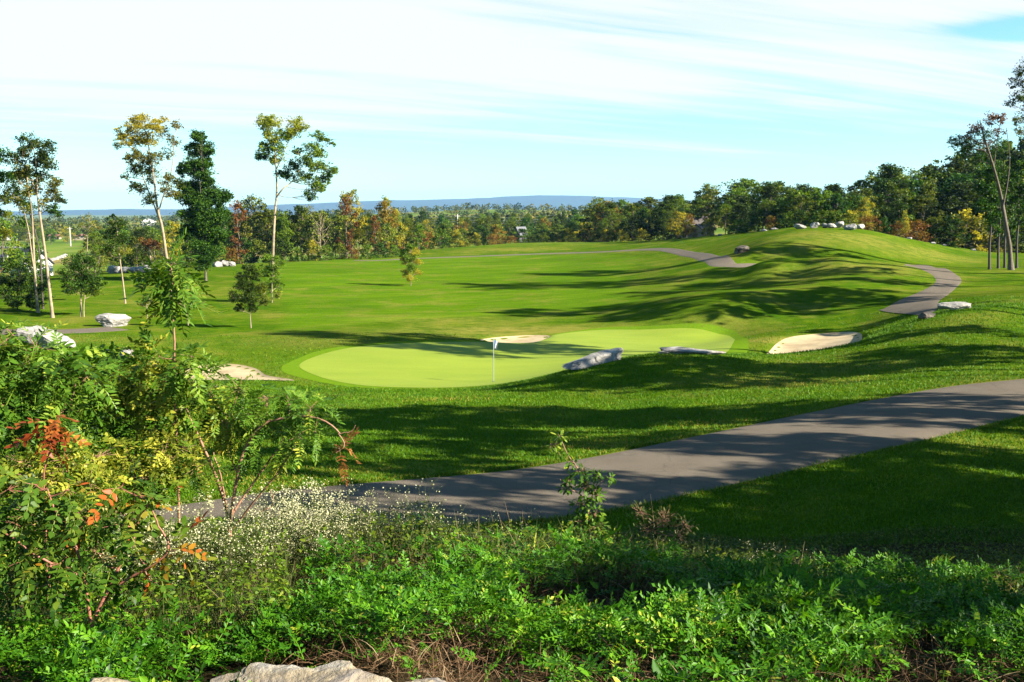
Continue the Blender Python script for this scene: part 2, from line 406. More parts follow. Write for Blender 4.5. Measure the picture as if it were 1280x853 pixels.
# interpolate height relative to a smooth distance trend so near detail is kept
_W = np.linalg.solve(_S, np.concatenate([CT[:, 2], np.zeros(3)]))
def H0(x, y):
    x = np.asarray(x, float); y = np.asarray(y, float)
    shp = np.broadcast(x, y).shape
    x = np.broadcast_to(x, shp).ravel(); y = np.broadcast_to(y, shp).ravel()
    o = np.empty(len(x))
    for s in range(0, len(x), 20000):
        q = _sq(x[s:s + 20000], y[s:s + 20000])
        d2 = ((q[:, None] - _A[None]) ** 2).sum(-1)
        o[s:s + 20000] = _k(d2) @ _W[:_n] + _W[_n] + q @ _W[_n + 1:]
    return o.reshape(shp)
LIPS = []
BOWLS = []   # (polygon, depth) carved after the outlines are known
def H(x, y):
    z = H0(x, y)
    x = np.asarray(x, float); y = np.asarray(y, float)
    amp = np.clip((y - 12) / 30, 0, 1) * 0.10
    z = z + (vnoise(x, y, 7.0, 1) - .5) * amp * np.clip(1.6 - y / 150, .4, 1) + (vnoise(x, y, 2.3, 2) - .5) * amp * .25
    for c, rad, dep in BOWLS:
        d = np.hypot((x - c[0]) / rad[0], (y - c[1]) / rad[1])
        w = np.clip(1 - d, 0, 1); z = z - dep * w * w * (3 - 2 * w)
    for c, th, rr, dep in LIPS:
        dx, dy = x - c[0], y - c[1]
        Rr = np.interp(np.arctan2(dy, dx), th, rr)
        w = np.clip((1.0 - np.hypot(dx, dy) / Rr) / .16, 0, 1); z = z - dep * w * w * (3 - 2 * w)
    return z
def hit(u, v, y0=14.0, y1=900.0):
    """first ground point under pixel (u, v), searched between y0 and y1 metres"""
    r, dy = ratio(v)
    Y = np.exp(np.linspace(math.log(y0), math.log(y1), 1500))
    x = (u - CU) / F * Y / dy; z = r * Y
    g = H(x, Y) - z
    i = np.argmax(g > 0) if (g > 0).any() else int(np.argmax(g))
    if i > 0 and g[i] > 0:
        t = g[i - 1] / (g[i - 1] - g[i]); yy = Y[i - 1] + t * (Y[i] - Y[i - 1])
    else: yy = Y[i]
    xx = (u - CU) / F * yy / dy
    return np.array([xx, yy, float(H(xx, yy))])
def ground(x, y): return float(H(np.array([x]), np.array([y]))[0])

green_px = [(374, 458), (398, 471), (450, 482), (520, 488), (600, 486), (660, 479), (715, 468), (770, 455), (830, 449), (885, 444), (914, 433), (917, 424), (895, 417), (820, 412), (750, 413), (700, 418), (655, 428), (600, 428), (520, 429), (440, 435), (395, 446)]
bunkers_px = [
    [(600, 425), (625, 428), (650, 428), (672, 425), (688, 420), (665, 418.5), (635, 419), (612, 421)],
    [(950, 443), (975, 443), (1010, 438), (1045, 431), (1072, 424), (1077, 417), (1062, 414.5), (1020, 417), (985, 420), (965, 430)],
    [(200, 466), (245, 457), (285, 455), (318, 459), (335, 467), (368, 476), (320, 474), (270, 476), (225, 476)],
]
def outline(px, n, y0=44): return closed_poly(np.array([hit(u, v, y0)[:2] for u, v in px]), n)
green_poly = outline(green_px, 120, 45.5)
bunker_polys = [outline(b, 64, 47.5) for b in bunkers_px]
for bp, dep in zip(bunker_polys, (.3, .4, .2)):
    c = bp.mean(0)
    a_ = np.arctan2(bp[:, 1] - c[1], bp[:, 0] - c[0]); r_ = np.hypot(bp[:, 0] - c[0], bp[:, 1] - c[1]); o_ = np.argsort(a_)
    a_, r_ = a_[o_], r_[o_]; a_ = np.concatenate([a_[-1:] - 2 * PI, a_, a_[:1] + 2 * PI]); r_ = np.concatenate([r_[-1:], r_, r_[:1]])
    LIPS.append((c, a_, r_ * 1.06, dep * .5))
    rad = (np.ptp(bp[:, 0]) / 2 * 1.25, np.ptp(bp[:, 1]) / 2 * 1.3)
    BOWLS.append((c, rad, dep))

# path edges, both picked off the photograph and laid on the ground
def edge(px, y0, n):
    return smooth_poly([hit(u, v, y0)[:2] for u, v in px], n)
near_up = edge([(-420, 690), (-200, 672), (0, 655), (150, 640), (260, 624), (330, 614), (400, 607), (520, 597), (640, 586), (740, 570), (850, 548), (1000, 517), (1150, 488), (1280, 473), (1450, 455), (1700, 440)], 15.5, 160)
near_lo = edge([(-420, 760), (-200, 738), (0, 718), (150, 700), (260, 688), (330, 676), (400, 670), (520, 664), (640, 655), (760, 642), (870, 619), (1000, 589), (1150, 554), (1280, 522), (1450, 492), (1700, 470)], 14.0, 160)
mid_l = smooth_poly([hit(u, v, y0)[:2] for u, v, y0 in [(1096, 387.5, 53), (1106, 384, 53), (1125, 374, 55), (1150, 364, 60), (1167, 354, 68), (1165, 345, 75), (1148, 337.5, 80), (1130, 333.2, 90)]], 60)
mid_r = smooth_poly([hit(u, v, y0)[:2] for u, v, y0 in [(1150, 394, 53), (1172, 389, 53), (1178, 375, 55), (1195, 362, 60), (1203, 350, 68), (1192, 340, 75), (1165, 332.5, 85), (1138, 330.5, 92)]], 60)
far_c = smooth_poly([hit(u, v, 100)[:2] for u, v in [(444, 326), (470, 326), (520, 323.5), (600, 320.5), (700, 317), (800, 312.5), (850, 315.5), (885, 323), (906, 331)]] + [P(u, v, Y)[:2] for u, v, Y in [(950, 336, 106), (1000, 334.5, 106), (1050, 331, 106), (1100, 331, 106), (1130, 331, 104)]], 120)
left_c = smooth_poly([hit(u, v, 55)[:2] for u, v in [(-160, 412), (-60, 414), (0, 415), (60, 415), (110, 413.5), (148, 411)]], 60)
def band(c, w):
    t = unit(np.gradient(c, axis=0)); n = np.stack([-t[:, 1], t[:, 0]], -1)
    w = np.broadcast_to(w, (len(c),))[:, None] / 2
    return c + n * w, c - n * w
far_l, far_r = band(far_c, np.concatenate([np.linspace(2.0, 2.4, 60), np.linspace(2.4, 3.6, 20), np.linspace(3.6, 3.0, 20), np.full(20, 3.0)]))
left_l, left_r = band(left_c, 3.4)
path_polys = [np.vstack([near_up, near_lo[::-1]]), np.vstack([mid_l, mid_r[::-1]]), np.vstack([far_l, far_r[::-1]]), np.vstack([left_l, left_r[::-1]])]

# ------------------------------------------------------------------ ground sheet
def axis(fine_a, fine_b, step, lo, hi, g):
    a = [fine_b]; s = step
    while a[-1] < hi: s *= g; a.append(a[-1] + s)
    b = [fine_a]; s = step
    while b[-1] > lo: s *= g; b.append(b[-1] - s)
    return np.array(sorted(b[1:]) + list(np.arange(fine_a, fine_b, step)) + a)
gx = axis(-62, 62, .5, -11000, 11000, 1.09)
gy = axis(3, 140, .5, -60, 11500, 1.055)
GX, GY = np.meshgrid(gx, gy)
GZ = H(GX, GY)
V = np.stack([GX, GY, GZ], -1).reshape(-1, 3)
nx, ny = len(gx), len(gy)
ii = (np.arange(ny - 1)[:, None] * nx + np.arange(nx - 1)[None]).ravel()
mb = MB(); mb.add(V, np.stack([ii, ii + 1, ii + nx + 1, ii + nx], -1))
U_, V_ = proj(V)
fair_px = [(352, 418), (360, 385), (340, 352), (352, 330), (445, 323), (560, 321), (700, 319), (790, 320), (790, 333), (776, 347), (800, 372), (770, 384), (650, 392), (500, 400), (420, 410)]
fair_poly = closed_poly(np.array([hit(u, v, 60)[:2] for u, v in fair_px]), 100)
def soft_inside(x, y, poly, w):
    o = np.zeros(len(x))
    for dx, dy in ((0, 0), (w, 0), (-w, 0), (0, w), (0, -w), (w * .7, w * .7), (-w * .7, -w * .7)): o += inside(x + dx, y + dy, poly)
    return o / 7
x, y = V[:, 0], V[:, 1]
fair = soft_inside(x, y, fair_poly, .5)
collar_poly = green_poly + unit(green_poly - green_poly.mean(0)) * 1.3
fair = np.maximum(fair, .8 * soft_inside(x, y, collar_poly, .3))
bank = np.clip((15.0 + 1.5 * vnoise(x, y, 3, 5) - y) / 1.2, 0, 1)
dry = np.zeros(len(x))
for u0, v0, r0, a0 in ((640, 414, 9, .9), (420, 425, 7, .7), (500, 418, 7, .6), (445, 466, 4, .8), (1060, 335, 11, .55), (1080, 300, 16, .6), (860, 415, 6, .5), (960, 425, 3, .8), (400, 470, 4, .5), (1080, 462, 5, .5), (560, 400, 9, .35), (640, 312, 14, .5), (120, 425, 8, .4), (520, 585, 2, .5), (780, 555, 3.5, .4), (1000, 480, 4, .4)):
    q = hit(u0, v0, 18); d = np.hypot((x - q[0]) / r0, (y - q[1]) / (r0 * .45))
    dry = np.maximum(dry, a0 * np.clip(1.2 - d, 0, 1))
far = np.clip((y - 190) / 60, 0, 1) * np.clip((170 + 0 * x - 0) / 170, 0, 1)
me = mb.mesh('ground', [], smooth=True)
ca = me.attributes.new('zone', 'FLOAT_COLOR', 'POINT')
ca.data.foreach_set('color', np.stack([fair, bank, dry, far], -1).astype(np.float32).ravel())

m, t, o = new_mat('turf')
za = attr(t, 'zone'); sp_ = t.nodes.new('ShaderNodeSeparateColor'); t.links.new(za.outputs['Color'], sp_.inputs[0])
big = tnoise(t, .11, 4, .6); med = tnoise(t, .9, 5, .65); fine = tnoise(t, 9, 6, .75); strip = tnoise(t, .5, 6, .68, stretch=(.30, 1.6, 1), rot=.25)
rough_c = ramp(t, med, [(.25, (.020, .056, .002)), (.5, (.040, .084, .003)), (.75, (.090, .122, .006))])
rough_c = mixc3(t, maprange(t, big, .42, .66, 0, .55), rough_c, (.088, .115, .008))
fair_c = ramp(t, strip, [(.28, (.040, .088, .003)), (.5, (.062, .116, .004)), (.72, (.090, .138, .006))])
tcw = t.nodes.new('ShaderNodeTexCoord'); mw = t.nodes.new('ShaderNodeMapping'); mw.inputs['Rotation'].default_value = (0, 0, 1.05)
t.links.new(tcw.outputs['Object'], mw.inputs[0])
wv = t.nodes.new('ShaderNodeTexWave'); t.links.new(mw.outputs[0], wv.inputs['Vector']); wv.inputs['Scale'].default_value = .045; wv.inputs['Distortion'].default_value = 1.2
wv.inputs['Detail'].default_value = 1; wv.inputs['Detail Scale'].default_value = .3
fair_c = mixc3(t, maprange(t, wv.outputs['Fac'], .42, .58, 0, .42), fair_c, (.040, .094, .003))   # bands left by the mower
c = mixc3(t, sp_.outputs[0], rough_c, fair_c)
dryn = t.nodes.new('ShaderNodeMath'); dryn.operation = 'MULTIPLY'; t.links.new(sp_.outputs[2], dryn.inputs[0]); t.links.new(maprange(t, med, .35, .6, .2, 1.2), dryn.inputs[1]); dryn.use_clamp = True
c = mixc3(t, dryn.outputs[0], c, (.17, .15, .030))
c = mixc3(t, maprange(t, tnoise(t, .22, 6, .7), .50, .64, 0, .65), c, (.125, .122, .020))
c = mixc3(t, maprange(t, tnoise(t, .06, 4, .6), .50, .64, 0, .40), c, (.026, .062, .003))
c = mixc3(t, maprange(t, tnoise(t, 2.6, 3, .6), .66, .72, 0, .5), c, (.15, .14, .04))
gain = maprange(t, fine, .3, .7, .52, 1.48)
mm = t.nodes.new('ShaderNodeMix'); mm.data_type = 'RGBA'; mm.blend_type = 'MULTIPLY'; mm.inputs[0].default_value = .8
t.links.new(c, mm.inputs[6]); gc = t.nodes.new('ShaderNodeCombineColor')
for k in range(3): t.links.new(gain, gc.inputs[k])
t.links.new(gc.outputs[0], mm.inputs[7]); c = mm.outputs[2]
c = mixc3(t, za.outputs['Alpha'], c, ramp(t, tnoise(t, .012, 3, .5), [(.35, (.05, .09, .014)), (.5, (.10, .15, .02)), (.6, (.19, .15, .05)), (.7, (.06, .10, .016))]))
c = mixc3(t, sp_.outputs[1], c, ramp(t, med, [(.3, (.020, .016, .008)), (.7, (.055, .040, .020))]))
p = t.nodes.new('ShaderNodeBsdfPrincipled'); t.links.new(c, p.inputs['Base Color']); p.inputs['Roughness'].default_value = .95; p.inputs['Specular IOR Level'].default_value = 0.0
ad = t.nodes.new('ShaderNodeMath'); ad.operation = 'MULTIPLY_ADD'; t.links.new(med, ad.inputs[0]); ad.inputs[1].default_value = 1.5; t.links.new(fine, ad.inputs[2])
t.links.new(bump(t, ad.outputs[0], .55, .05), p.inputs['Normal'])
t.links.new(p.outputs[0], o.inputs[0])
me.materials.append(m)
tag(link('ground', me), kind='structure')

# ------------------------------------------------------------------ sheets on the ground
def disc(name, poly, mat, lift, rings=18, rim=0.0):
    c = poly.mean(0); n = len(poly); mb = MB()
    tt = np.linspace(0, 1, rings + 1)[1:]
    pts = c[None, None] + (poly - c)[None] * tt[:, None, None]
    pts = np.vstack([c[None], pts.reshape(-1, 2)])
    z = H(pts[:, 0], pts[:, 1]) + lift
    Vv = np.column_stack([pts, z])
    j = np.arange(n); k = (j + 1) % n
    tri = np.stack([np.zeros(n, int), 1 + j, 1 + k], -1)
    qs = [np.stack([1 + r * n + j, 1 + (r + 1) * n + j, 1 + (r + 1) * n + k, 1 + r * n + k], -1) for r in range(rings - 1)]
    mb.add(Vv, tri); 
    q = np.vstack(qs); mb.f.append(q.astype(np.int32)); mb.r.append(np.full(len(q), .5, np.float32)); mb.m.append(np.zeros(len(q), np.int32))
    return link(name, mb.mesh(name, mat, smooth=True))
def ribbon(name, a, b, mat, lift, cross=10):
    tt = np.linspace(0, 1, cross)[None, :, None]
    pts = a[:, None] * (1 - tt) + b[:, None] * tt
    z = H(pts[..., 0], pts[..., 1]) + lift
    z[:, 0] -= lift + .02; z[:, -1] -= lift + .02
    Vv = np.concatenate([pts, z[..., None]], -1).reshape(-1, 3)
    i = (np.arange(len(a) - 1)[:, None] * cross + np.arange(cross - 1)[None]).ravel()
    mb = MB(); mb.add(Vv, np.stack([i, i + 1, i + cross + 1, i + cross], -1))
    return link(name, mb.mesh(name, mat, smooth=True))
m, t, o = new_mat('putting_turf')
n = tnoise(t, .45, 6, .7, stretch=(.5, 1.8, 1), rot=.2); f2 = tnoise(t, 9, 5, .7)
p = t.nodes.new('ShaderNodeBsdfPrincipled'); p.inputs['Roughness'].default_value = .85; p.inputs['Specular IOR Level'].default_value = .15
t.links.new(mixc3(t, .25, ramp(t, n, [(.3, (.125, .175, .012)), (.7, (.175, .220, .018))]), ramp(t, f2, [(.3, (.10, .150, .008)), (.7, (.19, .235, .020))])), p.inputs['Base Color'])
t.links.new(p.outputs[0], o.inputs[0]); M['putting'] = m
m, t, o = new_mat('bunker_sand')
n = tnoise(t, .8, 5, .6); rk = tnoise(t, 3, 4, .6, stretch=(.4, 3, 1))
p = t.nodes.new('ShaderNodeBsdfPrincipled'); p.inputs['Roughness'].default_value = .95
t.links.new(mixc3(t, maprange(t, n, .46, .64, 0, .75), ramp(t, rk, [(.3, (.27, .20, .10)), (.7, (.37, .285, .155))]), (.20, .145, .07)), p.inputs['Base Color'])
t.links.new(bump(t, rk, .5, .05), p.inputs['Normal'])
t.links.new(p.outputs[0], o.inputs[0]); M['sand'] = m
m, t, o = new_mat('path_asphalt')
n = tnoise(t, 1.1, 5, .6); f2 = tnoise(t, 45, 4, .8); st = tnoise(t, .25, 3, .5)
p = t.nodes.new('ShaderNodeBsdfPrincipled'); p.inputs['Roughness'].default_value = .95; p.inputs['Specular IOR Level'].default_value = .05
t.links.new(mixc3(t, .45, ramp(t, n, [(.3, (.082, .066, .048)), (.7, (.120, .099, .074))]), ramp(t, f2, [(.3, (.055, .045, .033)), (.7, (.165, .138, .104))])), p.inputs['Base Color'])
base = p.inputs['Base Color'].links[0].from_socket
tc = t.nodes.new('ShaderNodeTexCoord'); wn = tnoise(t, .9, 4, .6)
vadd = t.nodes.new('ShaderNodeVectorMath'); vadd.operation = 'ADD'; t.links.new(tc.outputs['Object'], vadd.inputs[0])
cx = t.nodes.new('ShaderNodeCombineXYZ'); t.links.new(wn, cx.inputs[0]); t.links.new(tnoise(t, 1.3, 4, .6), cx.inputs[1]); t.links.new(cx.outputs[0], vadd.inputs[1])
vo = t.nodes.new('ShaderNodeTexVoronoi'); vo.feature = 'DISTANCE_TO_EDGE'; vo.inputs['Scale'].default_value = .33
t.links.new(vadd.outputs[0], vo.inputs['Vector'])
base = mixc3(t, maprange(t, vo.outputs['Distance'], 0.0, .006, .35, 0), base, (.03, .027, .024))
base = mixc3(t, maprange(t, tnoise(t, .5, 5, .65), .55, .7, 0, .45), base, (.065, .055, .043))
base = mixc3(t, maprange(t, tnoise(t, .9, 6, .7, stretch=(1, 1, 1)), .62, .72, 0, .5), base, (.17, .145, .105))
t.links.new(base, p.inputs['Base Color'])
t.links.new(bump(t, f2, .6, .015), p.inputs['Normal'])
t.links.new(p.outputs[0], o.inputs[0]); M['asphalt'] = m
m, t, o = new_mat('fringe_turf')
p = t.nodes.new('ShaderNodeBsdfPrincipled'); p.inputs['Roughness'].default_value = .95; p.inputs['Specular IOR Level'].default_value = 0
t.links.new(ramp(t, tnoise(t, 5, 6, .75), [(.3, (.060, .120, .005)), (.7, (.105, .170, .009))]), p.inputs['Base Color'])
t.links.new(p.outputs[0], o.inputs[0]); M['fringe'] = m
tt_ = np.linspace(0, 2 * PI, len(green_poly), endpoint=False)
fr = green_poly + unit(green_poly - green_poly.mean(0)) * (.9 + .15 * np.sin(tt_ * 5) + .1 * np.sin(tt_ * 11))[:, None]
tag(disc('fringe', fr, M['fringe'], .012, 30), kind='structure')
tag(disc('putting_green', green_poly, M['putting'], .022, 30), kind='structure')
for bp in bunker_polys:
    tag(disc('sand_bunker', bp, M['sand'], .03, 14), kind='structure')
tag(ribbon('path', near_up, near_lo, M['asphalt'], .03, 14), kind='structure')
tag(ribbon('path', mid_l, mid_r, M['asphalt'], .03), kind='structure')
tag(ribbon('path', far_l, far_r, M['asphalt'], .04), kind='structure')
tag(ribbon('path', left_l, left_r, M['asphalt'], .03), kind='structure')

# ------------------------------------------------------------------ air
m, t, o = new_mat('haze')
pv = t.nodes.new('ShaderNodeVolumePrincipled'); pv.inputs['Density'].default_value = 5.5e-5
pv.inputs['Color'].default_value = (.30, .58, 1.0, 1); pv.inputs['Anisotropy'].default_value = 0.2
t.links.new(pv.outputs[0], o.inputs['Volume'])
zlo = float(GZ.min()) - 2
hb = MB(); x0, x1, y0, y1 = gx[0] - 50, gx[-1] + 50, gy[0] - 50, gy[-1] + 50
hb.add([(x, y, z) for z in (min(zlo, -92.), 190.) for y in (y0, y1) for x in (x0, x1)], [[0, 2, 3, 1], [4, 5, 7, 6], [0, 1, 5, 4], [2, 6, 7, 3], [0, 4, 6, 2], [1, 3, 7, 5]])
tag(link('haze', hb.mesh('haze', m)), kind='stuff')
# ------------------------------------------------------------------ far ridge (blue hills)
ru = np.linspace(-500, 1800, 150)
prof_u = [-500, -100, 60, 150, 225, 330, 420, 490, 560, 600, 640, 680, 720, 760, 790, 850, 1000, 1800]
prof_v = [268, 266, 263.5, 261.5, 262, 257, 253, 250.5, 249.5, 248, 245.5, 244, 245, 246.5, 247, 250, 253, 258]
tops = np.interp(ru, prof_u, prof_v)
mb = MB(); rows = []
for k, (Y, w) in enumerate(((7600, -.3), (8000, .25), (8500, .7), (9000, 1.0), (9600, .6), (10400, -.3))):
    rr, dy = ratio(tops)
    ztop = rr * 9000
    xx = (ru - CU) / F * Y / dy
    z = -60 + (ztop + 60) * np.clip(w, 0, 1) + (vnoise(ru, ru * 0 + Y, 18, k) - .5) * 8 * (w > 0)
    if w < 0: z = np.full_like(z, -90.0)
    rows.append(np.column_stack([xx, np.full_like(xx, Y), z]))
n = len(ru)
ii = (np.arange(5)[:, None] * n + np.arange(n - 1)[None]).ravel()
mb.add(np.vstack(rows), np.stack([ii, ii + 1, ii + n + 1, ii + n], -1))
M['ridge'] = plain_mat('wooded_ridge', (.02, .045, .035), .95, .2, .004)
tag(link('hills', mb.mesh('hills', M['ridge'], smooth=True)), kind='structure')

# ------------------------------------------------------------------ leaves
def leafs(mb, c, size, r=rng, up=.5, m=0, asp=.6, bias=0.0, jit=.35):
    n = len(c)
    nrm = unit(r.normal(size=(n, 3)) + np.array([0, 0, up]))
    a = unit(np.cross(nrm, r.normal(size=(n, 3)))); b = np.cross(nrm, a)
    s = size * (1 + jit * r.uniform(-1, 1, n))[:, None]
    V = np.stack([c - a * s * .5, c + b * s * asp * .5 + nrm * s * .08, c + a * s * .5, c - b * s * asp * .5 + nrm * s * .08], 1).reshape(-1, 3)
    mb.add(V, np.arange(4 * n).reshape(n, 4), np.clip(r.beta(2.2, 2.4, n) + bias, 0, 1), m)
def blob_leaves(mb, c, rad, n, size, r=rng, m=0, subs=9, bias=0.0, up=.5, sag=.0):
    """leaves of one clump, gathered in uneven sub-clumps near its skin"""
    d = rand_dirs(subs, r); d[:, 2] = d[:, 2] * .8 + .15
    sc = c + d * rad * r.uniform(.35, .95, (subs, 1))
    k = r.integers(0, subs, n)
    srad = rad * r.uniform(.22, .48, subs)
    sb = r.normal(0, .10, subs)
    p = sc[k] + r.normal(size=(n, 3)) * srad[k][:, None] * np.array([.62, .62, .42])
    nrm = unit(r.normal(size=(n, 3)) + np.array([0, 0, up]))
    a = unit(np.cross(nrm, r.normal(size=(n, 3)))); b = np.cross(nrm, a)
    s = size * (1 + .35 * r.uniform(-1, 1, n))[:, None]
    V = np.stack([p - a * s * .5, p + b * s * .32 + nrm * s * .08, p + a * s * .5, p - b * s * .32 + nrm * s * .08], 1).reshape(-1, 3)
    mb.add(V, np.arange(4 * n).reshape(n, 4), np.clip(r.beta(2.2, 2.4, n) + bias + sb[k], 0, 1), m)
    return sc

def tree_meshes(seed, Ht, R, base, nleaf, size, leaf, bark='bark', nb=18, trunk_r=.016, shape='round', second=None):
    r = np.random.default_rng(seed)
    tb, cb = MB(), MB()
    tp = np.array([[0, 0, -.4], [0, 0, 0], *[[r.normal() * .018 * Ht * f, r.normal() * .018 * Ht * f, Ht * f] for f in (.2, .4, .6, .8, .93)]])
    tr = Ht * trunk_r * .8 * np.array([1.5, 1.3, 1.0, .8, .6, .35, .12])
    tube(tb, tp, tr, 7)
    for i in range(nb):
        f = (i + r.uniform(.2, .9)) / nb
        h = base + (1 - base) * f
        if shape == 'round': env = math.sqrt(max(0.05, 1 - (2 * (h - base) / (1 - base) - .9) ** 2 * .85))
        elif shape == 'cone': env = 1.05 - .8 * f
        elif shape == 'dome': env = math.sqrt(max(.08, 1 - f ** 2.2))
        else: env = .45 + .75 * f if f < .75 else 1.1 - .9 * (f - .75) * 3
        a = i * 2.4 + r.uniform(-.5, .5); br = R * r.uniform(.26, .44)
        rr = max(0, env * R - br * .7) * r.uniform(.55, 1.1)
        c = np.array([math.cos(a) * rr, math.sin(a) * rr, min(h * Ht, Ht - br * .6)])
        j = max(0.12, h - r.uniform(.12, .28)); st = np.array([np.interp(j * Ht, tp[:, 2], tp[:, q]) for q in range(3)])
        pts = curve(st, c, .12, 5, r)
        tube(tb, pts, np.linspace(Ht * .006, Ht * .0015, 5), 5)
        use = 1 if (second and r.random() < second) else 0
        sc = blob_leaves(cb, c, br, int(nleaf / nb * r.uniform(.7, 1.3)), size, r, m=use)
        for q in sc[:3]: tube(tb, np.array([c * .5 + pts[-2] * .5, q]), [Ht * .0018, Ht * .0008], 4)
    return tb, cb
LEAF2 = {}
def variant(name, seed, leaf, second_mat=None, **k):
    tb, cb = tree_meshes(seed, leaf=leaf, **k)
    tm = tb.mesh(name + '_trunk', M[k.get('bark', 'bark')], smooth=True)
    cm = cb.mesh(name + '_crown', [M[leaf]] + ([M[second_mat]] if second_mat else []))
    return (tm, cm, k['Ht'])
VAR = {
    'dark1': variant('dark1', 1, 'dark', Ht=12, R=4.6, base=.22, nleaf=4600, size=.42),
    'dark2': variant('dark2', 2, 'dark', Ht=12, R=3.8, base=.18, nleaf=4200, size=.42, shape='dome'),
    'dark3': variant('dark3', 3, 'dark', 'mid', second=.25, Ht=12, R=4.2, base=.30, nleaf=4200, size=.42),
    'mid1': variant('mid1', 4, 'mid', 'dark', second=.3, Ht=12, R=4.4, base=.22, nleaf=4200, size=.42),
    'mid2': variant('mid2', 5, 'mid', Ht=12, R=3.6, base=.15, nleaf=3600, size=.42, shape='dome'),
    'olive1': variant('olive1', 6, 'olive', 'mid', second=.4, Ht=12, R=4.2, base=.2, nleaf=3400, size=.40),
    'yellow1': variant('yellow1', 7, 'yellow', 'olive', second=.45, Ht=12, R=4.2, base=.2, nleaf=2900, size=.40),
    'orange1': variant('orange1', 8, 'orange', 'olive', second=.3, Ht=12, R=4.2, base=.15, nleaf=3800, size=.42),
    'russet1': variant('russet1', 9, 'russet', 'olive', second=.2, Ht=12, R=2.6, base=.15, nleaf=1900, size=.34),
    'thin1': variant('thin1', 10, 'olive', Ht=12, R=3.6, base=.4, nleaf=520, size=.34, nb=26, bark='palebark', trunk_r=.012),
    'thin2': variant('thin2', 19, 'russet', Ht=12, R=4.0, base=.42, nleaf=420, size=.34, nb=26, bark='bark', trunk_r=.014),
    'shade1': variant('shade1', 31, 'mid', Ht=12, R=3.4, base=.60, nleaf=1500, size=.40, nb=11),
    'shade2': variant('shade2', 32, 'dark', Ht=12, R=2.8, base=.66, nleaf=1300, size=.40, nb=10),
    'bush1': variant('bush1', 11, 'mid', 'dark', second=.3, Ht=4, R=2.6, base=.02, nleaf=1700, size=.30, shape='dome', nb=14, trunk_r=.01),
    'bush2': variant('bush2', 12, 'olive', 'yellow', second=.3, Ht=4, R=2.6, base=.02, nleaf=1500, size=.30, shape='dome', nb=14, trunk_r=.01),
    'bush3': variant('bush3', 13, 'orange', 'russet', second=.5, Ht=4, R=2.8, base=.02, nleaf=1400, size=.28, shape='dome', nb=14, trunk_r=.01),
    'bush4': variant('bush4', 14, 'dark', Ht=4, R=2.6, base=.02, nleaf=1700, size=.30, shape='dome', nb=14, trunk_r=.01),
    'bush5': variant('bush5', 15, 'yellow', 'mid', second=.4, Ht=4, R=2.4, base=.02, nleaf=1300, size=.28, shape='dome', nb=14, trunk_r=.01),
}
LOOK = {'shade': 'high-crowned', 'dark': 'dark green', 'mid': 'mid green', 'olive': 'olive green', 'yellow': 'yellow-green', 'orange': 'orange-brown', 'russet': 'reddish brown', 'thin': 'half-bare', 'bush': ''}
BUSHLOOK = {'shade': 'high-crowned', 'bush1': 'mid green', 'bush2': 'olive green', 'bush3': 'rusty orange', 'bush4': 'dark green', 'bush5': 'pale yellow-green'}
ORD = ['first', 'second', 'third', 'fourth', 'fifth', 'sixth', 'seventh', 'eighth', 'ninth', 'tenth', 'eleventh', 'twelfth', 'thirteenth', 'fourteenth', 'fifteenth', 'sixteenth', 'seventeenth', 'eighteenth', 'nineteenth', 'twentieth'] + ['%dth' % i for i in range(21, 80)]
PLACED = {}
def put(var, x, y, h, where, group, wide=1.0, name=None, sink=.15, z=None):
    tm, cm, Ht = VAR[var]
    s = h / Ht
    bush = var.startswith('bush')
    z = ground(x, y) - sink if z is None else z
    o = empty(name or ('bush' if bush else 'tree'), (x, y, z), None, 'bush' if bush else 'tree', group, random.uniform(0, 2 * PI))
    o.scale = (s * wide, s * wide, s)
    link('trunk' if not bush else 'stems', tm, o); link('crown' if not bush else 'foliage', cm, o)
    u = float(proj(np.array([x, y, z + h * .6]))[0])
    PLACED.setdefault((where, var), []).append((u, o, h))
    return o
def finish_labels():
    tot = {}
    for (where, var), lst in PLACED.items():
        look = BUSHLOOK.get(var) or LOOK[var.rstrip('0123456789')]
        tot.setdefault((where, look, 'bush' if var.startswith('bush') else 'tree'), []).extend(lst)
    for (where, look, kind), lst in tot.items():
        lst.sort(key=lambda q: q[0])
        for i, (u, o, h) in enumerate(lst):
            if len(lst) == 1: o['label'] = f'only {look} {kind} {where}'
            elif i == 0: o['label'] = f'leftmost {look} {kind} {where}'
            elif i == len(lst) - 1: o['label'] = f'rightmost {look} {kind} {where}'
            else: o['label'] = f'{look} {kind} {where}, {ORD[i]} from left'

